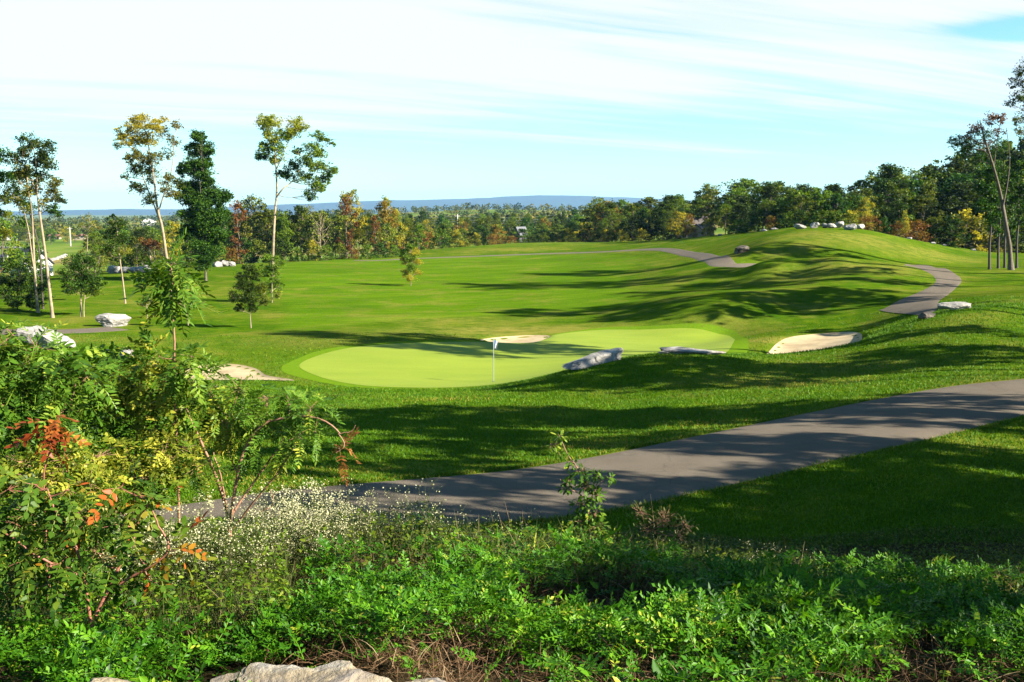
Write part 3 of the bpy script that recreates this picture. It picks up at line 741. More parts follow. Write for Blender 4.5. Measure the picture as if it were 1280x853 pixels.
# ------------------------------------------------------------------ the wood at the right
edge_u = [735, 800, 850, 900, 950, 985, 1040, 1085, 1120, 1180, 1230, 1280, 1400, 1600]
edge_Y = [202, 190, 177, 164, 152, 143, 139, 140, 141, 146, 150, 152, 152, 150]
top_u = [735, 750, 790, 830, 870, 905, 935, 960, 1000, 1040, 1065, 1090, 1130, 1160, 1180, 1215, 1250, 1300, 1600]
top_v = [262, 252, 249, 243, 239, 236, 232, 229, 234, 229, 233, 216, 212, 214, 206, 192, 178, 168, 160]
def seg(u):
    if u < 815: return 'left of the pale house'
    if u < 900: return 'beside the pale house'
    if u < 985: return 'between house and hilltop rocks'
    if u < 1085: return 'behind the hilltop rocks'
    if u < 1190: return 'right of the hilltop rocks'
    return 'behind the leaning bare tree'
r = np.random.default_rng(77)
for row, (dY, drop, step) in enumerate(((3.5, 42, 34), (9, 22, 38), (17, 12, 38), (27, 4, 36), (39, -1, 40), (52, -1, 44))):
    u = 738 + r.uniform(0, 25)
    while u < (1560 if row > 0 else 1480):
        Y = np.interp(u, edge_u, edge_Y) + dY + r.uniform(-2, 2)
        vt = np.interp(u, top_u, top_v) + drop * (1 + (u > 1080) * .5) + r.normal() * 4
        x = (u - CU) / F * Y
        g = ground(x, Y); h = P(u, vt, Y)[2] - g
        if row == 0:
            h = float(np.clip(h, 2.4, 5.5)); var = r.choice(['bush1', 'bush2', 'bush3', 'bush4', 'bush5'], p=[.32, .28, .12, .17, .11] if u < 1100 else [.36, .16, .05, .43, .0])
            if 850 < u < 905: u += 50; continue
        else:
            h = float(np.clip(h, 5, 24))
            pp = [.2, .14, .16, .16, .12, .14, .05, .03] if u < 1080 else [.34, .26, .24, .08, .04, .03, .005, .005]
            var = r.choice(['dark1', 'dark2', 'dark3', 'mid1', 'mid2', 'olive1', 'yellow1', 'orange1'], p=pp)
            if row <= 2 and 848 < u < 892: u += 46; continue
            if row == 3 and u > 1080: var = r.choice(['dark1', 'dark2'])
        w = r.uniform(.95, 1.25) * (1.0 if h < 12 else 12 / h * 1.05) * (1.12 if row > 2 else 1) if row else r.uniform(.9, 1.4)
        put(var, x, Y, h, ('at the grass edge, ' if row == 0 else 'in the right wood, ' if row < 3 else 'deep in the wood, ') + seg(u), 'bushes along the edge of the right wood' if row == 0 else 'trees of the wood on the right', w)
        u += step * r.uniform(.75, 1.25) * (.62 if row == 0 else 1)
u = 735.0
while u < 1500:
    Y = np.interp(u, edge_u, edge_Y) + r.uniform(7, 20); x = (u - CU) / F * Y
    if not 850 < u < 900: put(r.choice(['bush4', 'bush1', 'bush2'], p=[.55, .35, .1]), x, Y, r.uniform(3.5, 6.0), 'among the trunks, ' + seg(u), 'undergrowth bushes among the trunks of the wood', r.uniform(1.0, 1.3))
    u += r.uniform(16, 30)
# particular trees of that edge
for u, Y, vt, var, w in ((765, 203, 268, 'olive1', 1.0), (905, 172, 255, 'olive1', 1.0), (915, 200, 236, 'thin1', .8), (1040, 146, 262, 'bush5', 1.3), (1128, 143, 262, 'yellow1', .5)):
    x = (u - CU) / F * Y
    put(var, x, Y, P(u, vt, Y)[2] - ground(x, Y), 'standing forward of the wood, ' + seg(u), 'trees of the wood on the right', w)
put('bush2', (884 - CU) / F * 178, 178, 3.0, 'beneath the pale house', 'bushes along the edge of the right wood', 1.0)
put('bush3', (862 - CU) / F * 178, 178, 1.9, 'beneath the pale house', 'bushes along the edge of the right wood', 1.3)
x = (846 - CU) / F * 181
put('yellow1', x, 181, P(848, 264, 181)[2] - ground(x, 181), 'with orange leaves hiding the pale house', 'trees of the wood on the right', 1.45)
put('orange1', (857 - CU) / F * 184, 184, 4.6, 'close to the pale house front', 'trees of the wood on the right', 1.3)

# ------------------------------------------------------------------ tree belt beyond the fairway, middle
for row, (Y0, vt0, step) in enumerate(((222, 291, 19), (238, 283, 24), (275, 277, 24), (330, 272, 22), (400, 269, 20))):
    u = 478 + r.uniform(0, 20)
    while u < 752:
        Y = Y0 + r.uniform(-8, 8); x = (u - CU) / F * Y
        vt = vt0 + r.normal() * 2.6 + (u > 700) * -4 + (6 if 640 < u < 662 and row < 3 else 0)
        h = P(u, vt, Y)[2] - ground(x, Y)
        if row == 0:
            var = r.choice(['bush1', 'bush2', 'bush3', 'bush4'], p=[.25, .3, .3, .15]); h = float(np.clip(h, 2, 6)); w = 1.1
        else:
            var = r.choice(['dark1', 'dark3', 'mid1', 'mid2', 'olive1', 'yellow1', 'orange1'], p=[.2, .2, .2, .12, .14, .08, .06]); h = float(np.clip(h, 4, 14)); w = min(1.8, 8.5 / h)
        lm = 'beyond the fairway, left of poles' if u < 565 else 'beyond the fairway between two poles' if u < 700 else 'beyond the fairway, right of poles'
        put(var, x, Y, h, ('low, ' if row == 0 else 'front row, ' if row == 1 else 'second row, ' if row == 2 else 'back row, ') + lm, 'bushes beyond the fairway' if row == 0 else 'trees beyond the fairway', w)
        u += step * r.uniform(.75, 1.3)
# left belt: picked one by one
for u, Y, vt, var, w in ((300, 172, 252, 'russet1', 1.0), (318, 190, 246, 'olive1', .95), (335, 186, 262, 'mid1', .9), (356, 178, 270, 'mid2', .9), (378, 184, 258, 'dark3', .85), (386, 196, 255, 'thin1', .9), (402, 178, 262, 'thin1', 1.0),
                         (420, 190, 270, 'dark1', .9), (440, 183, 238, 'yellow1', .75), (434, 180, 246, 'russet1', .9), (460, 192, 268, 'dark3', .9), (482, 180, 248, 'orange1', .72), (497, 186, 262, 'yellow1', .7), (470, 176, 270, 'russet1', .8), (512, 200, 275, 'olive1', .8),
                         (275, 168, 300, 'olive1', .9), (218, 138, 276, 'yellow1', .75), (190, 142, 300, 'russet1', 1.0), (172, 146, 296, 'mid1', .9), (205, 150, 295, 'olive1', .9), (240, 150, 300, 'mid2', .9), (125, 150, 306, 'olive1', 1.0), (150, 158, 290, 'mid2', .8),
                         (5, 150, 272, 'olive1', .8), (-25, 140, 262, 'mid1', .9), (45, 170, 300, 'dark3', .8), (100, 240, 318, 'olive1', .9), (60, 250, 322, 'mid1', 1.0), (-60, 150, 270, 'mid1', 1.0), (-100, 150, 265, 'olive1', 1.0)):
    x = (u - CU) / F * Y
    lm = 'between twin and orange trees' if 350 < u < 430 else 'beside the tall pale-trunk tree' if 285 < u <= 350 else 'left of the small fairway sapling' if u >= 430 else 'beneath the yellow-topped tree' if u > 115 else 'at the far left edge'
    put(var, x, Y, P(u, vt, Y)[2] - ground(x, Y), 'standing ' + lm, 'trees of the belt at the left', w)
for k in range(95):
    u = r.uniform(115, 300) if k % 3 else r.uniform(-60, 300); Y = r.uniform(230, 520)
    if u < 115: Y = r.uniform(500, 600)
    x = (u - CU) / F * Y
    put(r.choice(['mid1', 'olive1', 'dark3', 'mid2', 'yellow1'], p=[.3, .25, .25, .15, .05]), x, Y, r.uniform(6, 10), 'scattered over the valley field at left', 'trees scattered over the left valley', 1.2)
for k, u in enumerate(np.arange(115, 528, 17)):
    if 95 < u < 215 and k % 2: continue
    u = u + r.uniform(-6, 6); Y = r.uniform(192, 218); x = (u - CU) / F * Y
    vt = (r.uniform(262, 278) if u > 255 else r.uniform(284, 298)) + (10 if u > 495 else 0)
    put(r.choice(['dark1', 'dark3', 'mid1', 'mid2', 'olive1', 'yellow1'], p=[.24, .24, .2, .12, .14, .06]), x, Y, P(u, vt, Y)[2] - ground(x, Y), 'in the rear row of the left belt', 'trees of the belt at the left', 1.15)
for k, u in enumerate(list(range(272, 520, 17)) + [150, 168, 225, 250, 20, 40, -20]):
    Y = (168 if u > 265 else 143) + r.uniform(-2, 6); x = (u - CU) / F * Y
    vt = r.uniform(299, 312) if u > 265 else r.uniform(310, 322)
    put(r.choice(['bush1', 'bush4', 'bush2', 'bush1', 'bush3'], p=[.3, .3, .2, .1, .1]), x, Y, float(np.clip(P(u, vt, Y)[2] - ground(x, Y), 1.8, 5)), 'at the foot of the ' + ('left belt beyond fairway' if u > 265 else 'trees behind the boulder wall' if u > 100 else 'trees at the far left'), 'bushes at the foot of the left belt', r.uniform(.9, 1.3))

# ------------------------------------------------------------------ far wood read as one mass
mb = MB(); r = np.random.default_rng(5)
def far_crowns(n, u0, u1, Y0, Y1, patch, hh=(5, 10)):
    u = r.uniform(u0, u1, n); Y = np.exp(r.uniform(math.log(Y0), math.log(Y1), n)); x = (u - CU) / F * Y
    keep = vnoise(x, Y * 2.2, 95, 3) > patch
    x, Y = x[keep], Y[keep]; z = H(x, Y)
    for i in range(len(x)):
        h = r.uniform(*hh); R = h * r.uniform(.35, .5); k = 34
        d = rand_dirs(k, r); d[:, 2] = d[:, 2] * .9 + .1
        c = np.array([x[i], Y[i], z[i] + h * .5]) + d * np.array([R, R, h * .5]) * r.uniform(.75, 1.05, (k, 1))
        leafs(mb, c, R * .55, r, up=.2, m=int(r.choice([0, 0, 1, 1, 2])), bias=r.normal() * .12, asp=.8)
far_crowns(1500, 400, 900, 470, 1500, .26)
far_crowns(1500, -200, 480, 540, 2600, .26)
far_crowns(250, 850, 1600, 420, 1400, .2)
tag(link('far_wood', mb.mesh('far_wood', [M['dark'], M['mid'], M['olive']])), 'distant wooded hillside and hedgerows below the blue ridge', 'woodland', kind='stuff')

# ------------------------------------------------------------------ trees picked off the photograph: trunks and clumps
def hero(label, Y, trunks, clumps, leafmats, bark, size=.17, group=None, kind='tree', spread=.9, name='tree', twigs=True, dens=1.75, fill=2, seed=1, sink=.25, tw_r=.012):
    """trunks: [([(u,v),...], r0, r1)], first point on the ground; clumps: (u, v, radius px, leaves, material)"""
    r = np.random.default_rng(seed)
    u0, v0 = trunks[0][0][0]
    base = P(u0, v0, Y); base[2] = ground(base[0], base[1])
    tb, cb = MB(), MB(); allp = []
    for pts, r0, r1 in trunks:
        off = r.normal() * .3 if len(allp) else 0.0
        w = []
        for k, (u, v) in enumerate(pts):
            q = P(u, v, Y + off + k * r.normal() * .15)
            w.append(q)
        w = np.array(w)
        if pts is trunks[0][0] or v_is_ground(pts[0], v0): w[0][2] = ground(w[0][0], w[0][1]) - sink
        w = smooth_poly(w, 16) if len(w) > 2 else w
        rad = np.linspace(r0 * .68, r1 * .75, len(w)); 
        if w[0][2] < base[2] + .1: rad[0] *= 1.5
        tube(tb, w, rad, 8); allp.append(w)
    A = np.vstack(allp)
    for u, v, rp, nl, mi in clumps:
        rad = rp * Y / F
        c = P(u, v, Y + r.uniform(-spread, spread) * max(1.2, rad))
        cand = A[(A[:, 2] < c[2] + .3)]; cand = cand if len(cand) else A
        j = cand[np.argmin(np.linalg.norm(cand - c, axis=1) + .6 * np.abs(cand[:, 2] - (c[2] - rad)))]
        pts = curve(j, c, .10, 6, r)
        tube(tb, pts, np.linspace(max(.02, rad * .05), tw_r, 6), 5)
        nl = int(nl * dens); size_ = size * .72
        sc = blob_leaves(cb, c, rad * 1.06, nl, size_, r, m=mi, subs=int(10 + rp / 1.6))
        for _ in range(fill):
            blob_leaves(cb, c + rand_dirs(1, r)[0] * rad * r.uniform(.6, 1.0) * np.array([1, 1, .8]), rad * .62, int(nl * .42), size_, r, m=mi, subs=7)
        if twigs:
            for q in sc:
                s = pts[r.integers(3, 6)]
                tube(tb, curve(s, q + r.normal(size=3) * .1, .12, 4, r), np.linspace(tw_r * 1.2, tw_r * .4, 4), 3)
    o = empty(name, base, label, kind, group)
    link('trunk', tb.mesh('trunk', M[bark], smooth=True, off=base), o)
    link('crown', cb.mesh('crown', [M[q] for q in leafmats], off=base), o)
    return o
def v_is_ground(p, v0): return abs(p[1] - v0) < 6
FARLEFT = 'tall slender trees at the left'
hero('tall slender tree with pale trunk, tallest crown at far left', 76, [([(66, 399), (63, 372), (57, 320), (50, 270), (47, 245), (46, 215), (42, 185)], .20, .04), ([(50, 270), (58, 245), (64, 225)], .06, .03), ([(47, 245), (38, 222), (32, 205)], .06, .03)],
     [(40, 178, 13, 330, 0), (56, 186, 12, 260, 0), (28, 192, 11, 240, 0), (46, 200, 14, 330, 0), (62, 205, 11, 230, 0), (30, 212, 12, 250, 1), (52, 220, 13, 260, 0), (66, 232, 10, 170, 1), (40, 236, 11, 150, 1), (68, 246, 11, 190, 1), (76, 250, 7, 90, 0), (56, 252, 8, 60, 1), (20, 200, 9, 150, 0)], ['dark', 'olive'], 'palebark', .20, FARLEFT, seed=3)
hero('slender forked tree with pale twin stem at far left', 79, [([(48, 395), (44, 350), (42, 310), (40, 270), (36, 240), (33, 215)], .17, .04), ([(46, 360), (40, 320), (36, 290), (31, 268)], .09, .04)],
     [(30, 215, 12, 210, 1), (22, 228, 11, 190, 0), (14, 240, 11, 190, 0), (34, 240, 10, 150, 1), (22, 252, 10, 120, 1), (40, 226, 10, 140, 0), (10, 222, 9, 150, 0), (30, 262, 9, 60, 1)], ['dark', 'olive'], 'palebark', .20, FARLEFT, seed=4)
hero('dark-stemmed thin tree between the pale trunks', 82, [([(54, 392), (52, 350), (50, 320), (44, 290), (38, 270), (34, 255)], .13, .05)],
     [(30, 250, 10, 160, 0), (40, 262, 10, 150, 0), (62, 262, 9, 140, 0), (28, 276, 9, 120, 0), (70, 268, 8, 110, 0)], ['dark'], 'darkbark', .20, FARLEFT, seed=5)
hero('half-hidden leafy tree cut by the left picture edge', 78, [([(-4, 396), (-2, 340), (-4, 290), (-8, 240), (-12, 205)], .18, .05)],
     [(4, 198, 12, 300, 0), (-10, 190, 14, 300, 0), (6, 222, 12, 260, 0), (-12, 230, 14, 280, 0), (8, 248, 11, 200, 1), (2, 270, 11, 170, 1), (-14, 260, 14, 220, 0), (8, 292, 9, 130, 2)], ['dark', 'olive', 'yellow'], 'bark', .21, FARLEFT, seed=6)
hero('tall tree with yellow crown top and leaning forked trunk', 95, [([(214, 372), (212, 345), (207, 315), (203, 285), (197, 262), (194, 238), (191, 212), (186, 185), (183, 165)], .26, .05), ([(203, 285), (192, 255), (180, 225), (172, 200), (165, 180)], .12, .03), ([(198, 265), (206, 240), (214, 215), (217, 190), (218, 170)], .10, .03), ([(180, 225), (165, 222), (150, 220)], .04, .015)],
     [(178, 152, 12, 360, 1), (164, 160, 11, 300, 1), (192, 158, 11, 260, 1), (155, 176, 10, 250, 1), (174, 174, 13, 400, 1), (190, 178, 12, 240, 1), (166, 194, 11, 320, 2), (182, 198, 12, 300, 2), (196, 200, 10, 160, 2), (172, 214, 12, 330, 0), (188, 220, 12, 300, 0), (176, 236, 11, 280, 0), (186, 248, 10, 200, 0),
      (206, 168, 10, 110, 2), (216, 178, 9, 100, 2), (208, 192, 9, 80, 2), (222, 158, 8, 90, 2), (206, 226, 10, 180, 2), (214, 240, 11, 240, 2), (222, 228, 9, 150, 0), (158, 222, 6, 40, 0), (150, 166, 8, 90, 1), (146, 184, 6, 50, 1), (202, 152, 8, 80, 1)], ['dark', 'yellow', 'olive'], 'palebark', .22, 'tall trees above the left belt', seed=7)
hero('tall dense dark green tree with ragged stepped crown', 112, [([(257, 352), (257, 320), (256, 290), (252, 260), (250, 230), (251, 245)], .20, .04)],
     [(248, 172, 9, 330, 0), (241, 188, 11, 420, 0), (254, 186, 11, 420, 0), (246, 205, 14, 620, 0), (236, 214, 12, 420, 0), (254, 218, 13, 520, 0), (240, 232, 14, 520, 0), (262, 238, 14, 560, 0), (236, 250, 14, 480, 0), (252, 252, 16, 680, 0), (272, 248, 13, 480, 0), (281, 246, 8, 200, 0), (244, 272, 16, 640, 0), (262, 272, 17, 720, 0), (274, 268, 12, 380, 0), (240, 292, 14, 520, 0), (258, 294, 17, 720, 0), (272, 292, 13, 430, 0), (250, 314, 15, 560, 0), (266, 314, 14, 520, 0), (256, 330, 12, 330, 0)], ['dark'], 'bark', .27, 'tall trees above the left belt', dens=2.6, fill=4, seed=8)
hero('tall tree with lime crown and bare pale forked trunk', 118, [([(341, 352), (341, 320), (342, 295), (344, 262), (346, 240), (345, 210), (343, 185), (338, 165)], .30, .05), ([(346, 246), (354, 236), (364, 228), (374, 214), (384, 195)], .15, .03), ([(344, 215), (352, 198), (362, 175), (372, 160)], .10, .03), ([(364, 228), (380, 222), (396, 216)], .06, .02)],
     [(330, 152, 10, 300, 0), (344, 152, 10, 280, 0), (368, 154, 11, 330, 0), (380, 160, 8, 160, 0), (336, 166, 12, 360, 0), (352, 170, 10, 220, 1), (366, 168, 11, 300, 0), (334, 182, 11, 300, 1), (348, 188, 10, 230, 1), (330, 195, 9, 210, 2), (346, 200, 9, 220, 0), (326, 198, 6, 120, 2), (398, 174, 11, 220, 1), (390, 188, 11, 240, 1), (404, 192, 10, 220, 1), (382, 202, 11, 280, 1), (398, 208, 12, 320, 1), (412, 212, 9, 200, 1), (368, 208, 10, 260, 2), (356, 218, 10, 280, 2), (376, 222, 12, 330, 1), (394, 230, 11, 300, 1), (408, 222, 9, 200, 1), (388, 244, 9, 230, 2), (398, 236, 8, 160, 1), (372, 190, 8, 120, 1), (342, 176, 8, 160, 0), (412, 178, 6, 80, 1)], ['lime', 'mid', 'dark'], 'palebark', .27, 'tall trees above the left belt', seed=9)
hero('slim tree with small dark crown behind the pale boulder', 88, [([(157, 383), (154, 355), (150, 325), (148, 305), (146, 285)], .12, .03)],
     [(141, 276, 7, 170, 0), (150, 284, 9, 260, 0), (138, 292, 9, 260, 0), (152, 300, 9, 250, 0), (142, 308, 10, 260, 0), (156, 314, 8, 150, 1), (134, 316, 7, 110, 1)], ['dark', 'olive'], 'palebark', .20, 'small trees on the left lawn', seed=10)
hero('round-headed dark lawn tree with pale stem near the boulder', 77, [([(101, 398), (101, 380), (102, 360), (103, 340)], .10, .04), ([(105, 398), (105, 380), (108, 360)], .07, .03)],
     [(98, 322, 9, 330, 0), (108, 330, 11, 420, 0), (90, 334, 11, 400, 0), (84, 346, 10, 330, 0), (100, 346, 13, 520, 0), (116, 344, 11, 400, 0), (124, 354, 9, 260, 0), (106, 360, 12, 420, 0), (92, 362, 11, 360, 0), (118, 364, 9, 260, 1)], ['dark', 'mid'], 'palebark', .17, 'small trees on the left lawn', seed=11, dens=1.5, fill=3)
hero('low dark tree beside the leftmost road stretch', 80, [([(22, 404), (22, 385), (22, 365)], .10, .04)],
     [(22, 340, 12, 420, 0), (10, 352, 12, 400, 0), (34, 350, 11, 380, 0), (22, 362, 13, 460, 0), (6, 370, 11, 330, 0), (36, 370, 11, 330, 0), (48, 362, 9, 240, 0), (20, 380, 10, 240, 0), (44, 382, 9, 200, 0), (-6, 360, 11, 300, 0)], ['dark'], 'darkbark', .18, 'small trees on the left lawn', seed=12)
hero('bushy dark tree below the white farmhouse roof', 92, [([(53, 392), (53, 375), (52, 360)], .09, .04)],
     [(50, 345, 9, 300, 0), (42, 356, 9, 280, 0), (56, 358, 9, 280, 0), (48, 368, 10, 300, 0), (58, 374, 7, 160, 0)], ['dark'], 'darkbark', .18, 'small trees on the left lawn', seed=13)
hero('thin pale birch trunk with sparse crown over the field', 150, [([(109, 330), (109, 310), (110, 290), (112, 278)], .12, .03)],
     [(110, 272, 6, 60, 0), (116, 280, 5, 40, 0), (104, 282, 5, 40, 0), (112, 288, 5, 30, 0)], ['olive'], 'palebark', .25, 'tall trees above the left belt', seed=14)
hero('pair of short pale trunks behind the boulder wall', 140, [([(188, 336), (188, 322), (187, 312)], .22, .15), ([(194, 336), (193, 322), (192, 312)], .18, .12)],
     [(188, 306, 8, 160, 0), (196, 308, 8, 140, 0), (180, 304, 7, 110, 0)], ['russet'], 'palebark', .25, 'tall trees above the left belt', seed=15)
SAP = 'young trees planted on the lawn'
hero('staked dark green sapling with pale stem, left of the green', 70.5, [([(314, 411), (313, 398), (313, 382), (312, 350)], .07, .02)],
     [(311, 336, 7, 330, 0), (304, 346, 8, 400, 0), (318, 346, 8, 400, 0), (298, 358, 9, 420, 0), (311, 358, 11, 560, 0), (324, 360, 9, 420, 1), (330, 368, 7, 240, 1), (292, 372, 8, 300, 0), (304, 374, 10, 480, 0), (318, 374, 10, 460, 0), (330, 378, 7, 200, 1), (300, 386, 7, 220, 0), (314, 386, 8, 260, 0)], ['dark', 'mid'], 'palebark', .12, SAP, spread=.5, seed=16, dens=1.6, fill=3)
hero('bushy green tree just behind the dark sapling', 90, [([(340, 375), (340, 360), (340, 340)], .09, .03)],
     [(338, 324, 9, 330, 0), (346, 332, 9, 330, 0), (332, 338, 9, 330, 0), (342, 346, 11, 420, 0), (348, 358, 8, 260, 0), (334, 358, 9, 280, 0), (346, 368, 6, 130, 1)], ['mid', 'olive'], 'palebark', .16, SAP, spread=.6, seed=17, dens=1.6, fill=3)
hero('upright yellowing sapling alone on the fairway', 108.5, [([(513.5, 360), (513.5, 350), (513.5, 335)], .07, .02)],
     [(512, 310, 5, 200, 0), (507, 316, 6, 230, 0), (519, 316, 6, 230, 1), (513, 322, 8, 330, 0), (505, 327, 6, 220, 1), (522, 328, 6, 220, 1), (514, 334, 8, 330, 0), (507, 341, 6, 200, 1), (521, 341, 6, 180, 1), (514, 349, 6, 160, 1)], ['mid', 'yellow'], 'palebark', .15, SAP, spread=.5, seed=18, dens=2.0, fill=3)
hero('thin lawn sapling behind the tall sumac sprout', 71, [([(236, 411), (234, 398), (231, 385), (229, 375)], .06, .02)],
     [(226, 366, 6, 150, 0), (234, 362, 6, 150, 0), (222, 376, 6, 120, 1), (238, 374, 6, 130, 1)], ['mid', 'olive'], 'palebark', .13, SAP, spread=.7, seed=19)
hero('short staked sapling right of the pale boulder', 76, [([(184, 398), (184, 388), (183, 378)], .05, .02)],
     [(183, 374, 6, 140, 0), (190, 378, 5, 100, 0), (177, 380, 5, 90, 0)], ['mid'], 'palebark', .13, SAP, spread=.7, seed=20)
RT = 'trees standing at the right edge'
hero('leaning half-bare tree with bent dark trunk at right', 94, [([(1264, 339), (1262, 310), (1258, 285), (1253, 255), (1248, 232), (1242, 210), (1236, 190), (1228, 165), (1225, 150)], .34, .05), ([(1250, 238), (1244, 215), (1240, 200), (1230, 188)], .10, .03), ([(1254, 258), (1260, 225), (1262, 195), (1258, 160)], .10, .03), ([(1242, 210), (1246, 180), (1250, 158), (1252, 146)], .08, .02)],
     [(1200, 178, 10, 120, 0), (1212, 172, 10, 110, 1), (1190, 180, 8, 80, 0), (1216, 186, 12, 190, 0), (1206, 192, 10, 170, 0), (1230, 180, 10, 120, 1), (1226, 158, 8, 50, 1), (1240, 150, 9, 130, 1), (1252, 150, 8, 140, 1), (1232, 168, 11, 150, 0), (1246, 184, 11, 140, 0), (1210, 182, 12, 170, 0), (1246, 166, 9, 60, 1), (1218, 162, 8, 70, 1), (1236, 196, 9, 110, 0), (1222, 200, 9, 120, 0)], ['dark', 'russet'], 'bark', .20, RT, seed=21)
hero('tallest tree cut by the right picture edge', 90, [([(1300, 345), (1298, 300), (1294, 250), (1290, 200), (1286, 150), (1284, 110)], .34, .06)],
     [(1274, 90, 9, 130, 0), (1284, 80, 11, 200, 0), (1270, 104, 9, 120, 1), (1286, 104, 11, 180, 0), (1272, 124, 10, 150, 1), (1264, 130, 7, 60, 1), (1290, 128, 12, 220, 0), (1274, 148, 9, 110, 0), (1290, 156, 13, 240, 0), (1300, 96, 14, 260, 0), (1310, 130, 16, 300, 0), (1276, 166, 8, 90, 0), (1300, 180, 14, 260, 0)], ['olive', 'dark'], 'bark', .20, RT, seed=22)
for u, vb, vt, Yk, lab in ((1237, 336, 240, 96, 'straight dark trunk left of the leaning tree'), (1248, 335, 235, 99, 'thin dark trunk just left of the leaning tree'), (1256, 334, 250, 102, 'slimmest trunk directly behind the leaning tree'), (1271, 334, 230, 100, 'dark trunk just right of the leaning tree')):
    hero('tree with ' + lab, Yk, [([(u, vb), (u, vb - 30), (u + 2, vb - 60), (u + 1, vt)], .20, .06)],
         [(u - 4, vt - 4, 12, 360, 0), (u + 8, vt + 8, 12, 360, 0), (u - 8, vt + 20, 11, 300, 0), (u + 4, vt + 32, 11, 260, 0), (u + 2, vt - 22, 11, 300, 0), (u + 6, vt + 46, 9, 160, 0)], ['dark'], 'darkbark', .26, RT, seed=int(u))

# ------------------------------------------------------------------ trees outside the picture at the right that shade the course
EL = math.tan(SUN_EL)
def shader_tree(u, v, Hc, h=None, var=None, y0=12, wide=1.0):
    wide = wide * 1.45
    q = hit(u, v, y0)
    d = Hc / EL
    for _ in range(40):
        x, y = q[0] + SUN_H[0] * d, q[1] + SUN_H[1] * d
        g = ground(x, y)
        Hn = d * EL + q[2] - g                       # height over the tree's own ground
        if y < 3 or x / max(y, 1) > .60: break
        d += 1.5
    ht = Hn * 1.22 if h is None else h
    put(var or random.choice(['shade1', 'shade2']), x, y, ht, 'shading the course from beyond the right edge', 'trees beyond the right edge of the picture', wide)
    return x, y
SHADE = [
    # fairway streaks
    (740, 389, 13, .5), (880, 378, 14, .7), (980, 372, 13, .9), (900, 362, 12, .7), (1050, 380, 12, .8), (1110, 352, 10, .6), (700, 357, 15, .4), (790, 340, 14, .5), (960, 350, 11, .6), (1040, 365, 11, .8), (1000, 318, 10, .4),
    # hill at the right, the bunker shade
    (1130, 418, 9, .5), (1090, 408, 10, .5), (1230, 440, 11, .5),
    # far side of the green
    (570, 434, 14, .45), (650, 433, 15, .4), (480, 421, 14, .35),
    # knoll and lawn before the green
    (790, 474, 13, .5), (860, 458, 12, .7), (990, 462, 11, .5), (1120, 456, 11, .45),
    (440, 540, 13, .7), (560, 525, 14, .7), (690, 522, 13, .8), (830, 520, 12, .6), (960, 512, 12, .5), (760, 550, 12, .35), (400, 570, 12, .4),
    # path
    (1250, 500, 10, .4), (520, 640, 10, .3), (700, 602, 11, .35), (960, 560, 11, .4), (1130, 522, 11, .35), (600, 625, 10, .3), (1180, 570, 9, .6), (1275, 605, 9, .6), (1060, 612, 9, .5), (1200, 625, 9, .6),
    # lower right lawn and bank
    (1010, 645, 9, .6), (1120, 600, 9, .4), (1120, 665, 9, .8), (1260, 650, 9, .9), (930, 670, 9, .4), (1260, 745, 9, .5),
    (780, 672, 9, .4),
]
for u, v, Hc, w in SHADE: shader_tree(u, v, Hc, wide=w)
for u, v, Hc, w in ((600, 668, 9, .4), (730, 672, 10, .45), (860, 662, 9, .45), (1000, 680, 9, .5), (1130, 702, 9, .6), (1240, 722, 9, .7), (1200, 800, 8, .6), (480, 668, 11, .25), (1260, 780, 9, .6)): shader_tree(u, v, Hc, y0=5.5, wide=w)

# ------------------------------------------------------------------ boulders
def rock(label, u, v, Y, size, seed, mat='rock', rz=0.0, tilt=(0, 0), sink=.3, taper=0.0, group=None, sub=4, cuts=16, ncut=.70, z=None, name='boulder'):
    r = np.random.default_rng(seed)
    bm = bmesh.new(); bmesh.ops.create_icosphere(bm, subdivisions=sub, radius=1.0)
    V = np.array([x.co[:] for x in bm.verts])
    for k in range(cuts):
        d = unit(r.normal(size=3)); lim = ncut * r.uniform(.75, 1.1)
        s = V @ d; V = V - np.where(s > lim, s - lim, 0)[:, None] * d * .98
    V[:, 2] = np.where(V[:, 2] > .72, .72 + (V[:, 2] - .72) * .2, V[:, 2])
    def _rn(q):
        a = mnoise.noise(Vector(q * 1.7 + seed)) * .13 + mnoise.noise(Vector(q * 4.5 + seed * 2)) * .05
        b = abs(mnoise.noise(Vector(np.array([q[0] * 3.2, q[1] * 3.2, q[2] * 6.5]) + seed * 3)))      # ridged: fractures and ledges
        c_ = mnoise.cell(Vector(np.array([q[0] * 2.2, q[1] * 2.2, q[2] * 4.0]) + seed)) * .035
        return a - (.5 - b) * .10 + c_ + mnoise.noise(Vector(q * 12 + seed)) * .028
    nn = np.array([_rn(q) for q in V])
    V = V * (1 + nn)[:, None] * np.array(size) * .5
    V[:, :2] *= 1.08
    V[:, 2] = V[:, 2] * (1 - taper * (.5 - V[:, 0] / size[0])) - size[2] * .0
    for vt_, q in zip(bm.verts, V): vt_.co = q
    me = bpy.data.meshes.new(name); bm.to_mesh(me); bm.free()
    me.polygons.foreach_set('use_smooth', np.zeros(len(me.polygons), bool)); me.materials.append(M[mat])
    p = P(u, v, Y); g = ground(p[0], p[1]) if z is None else z
    o = link(name, me); o.location = (p[0], p[1], g + size[2] * (.5 - sink)); o.rotation_euler = (tilt[0], tilt[1], rz)
    return tag(o, label, 'boulder', group)
rock('jagged grey boulder sloping beside the putting green', 741, 455, 42.3, (3.9, 1.5, 1.3), 3, 'whiterock', rz=.30, tilt=(.0, -.20), sink=.36, taper=.9, sub=6, cuts=20)
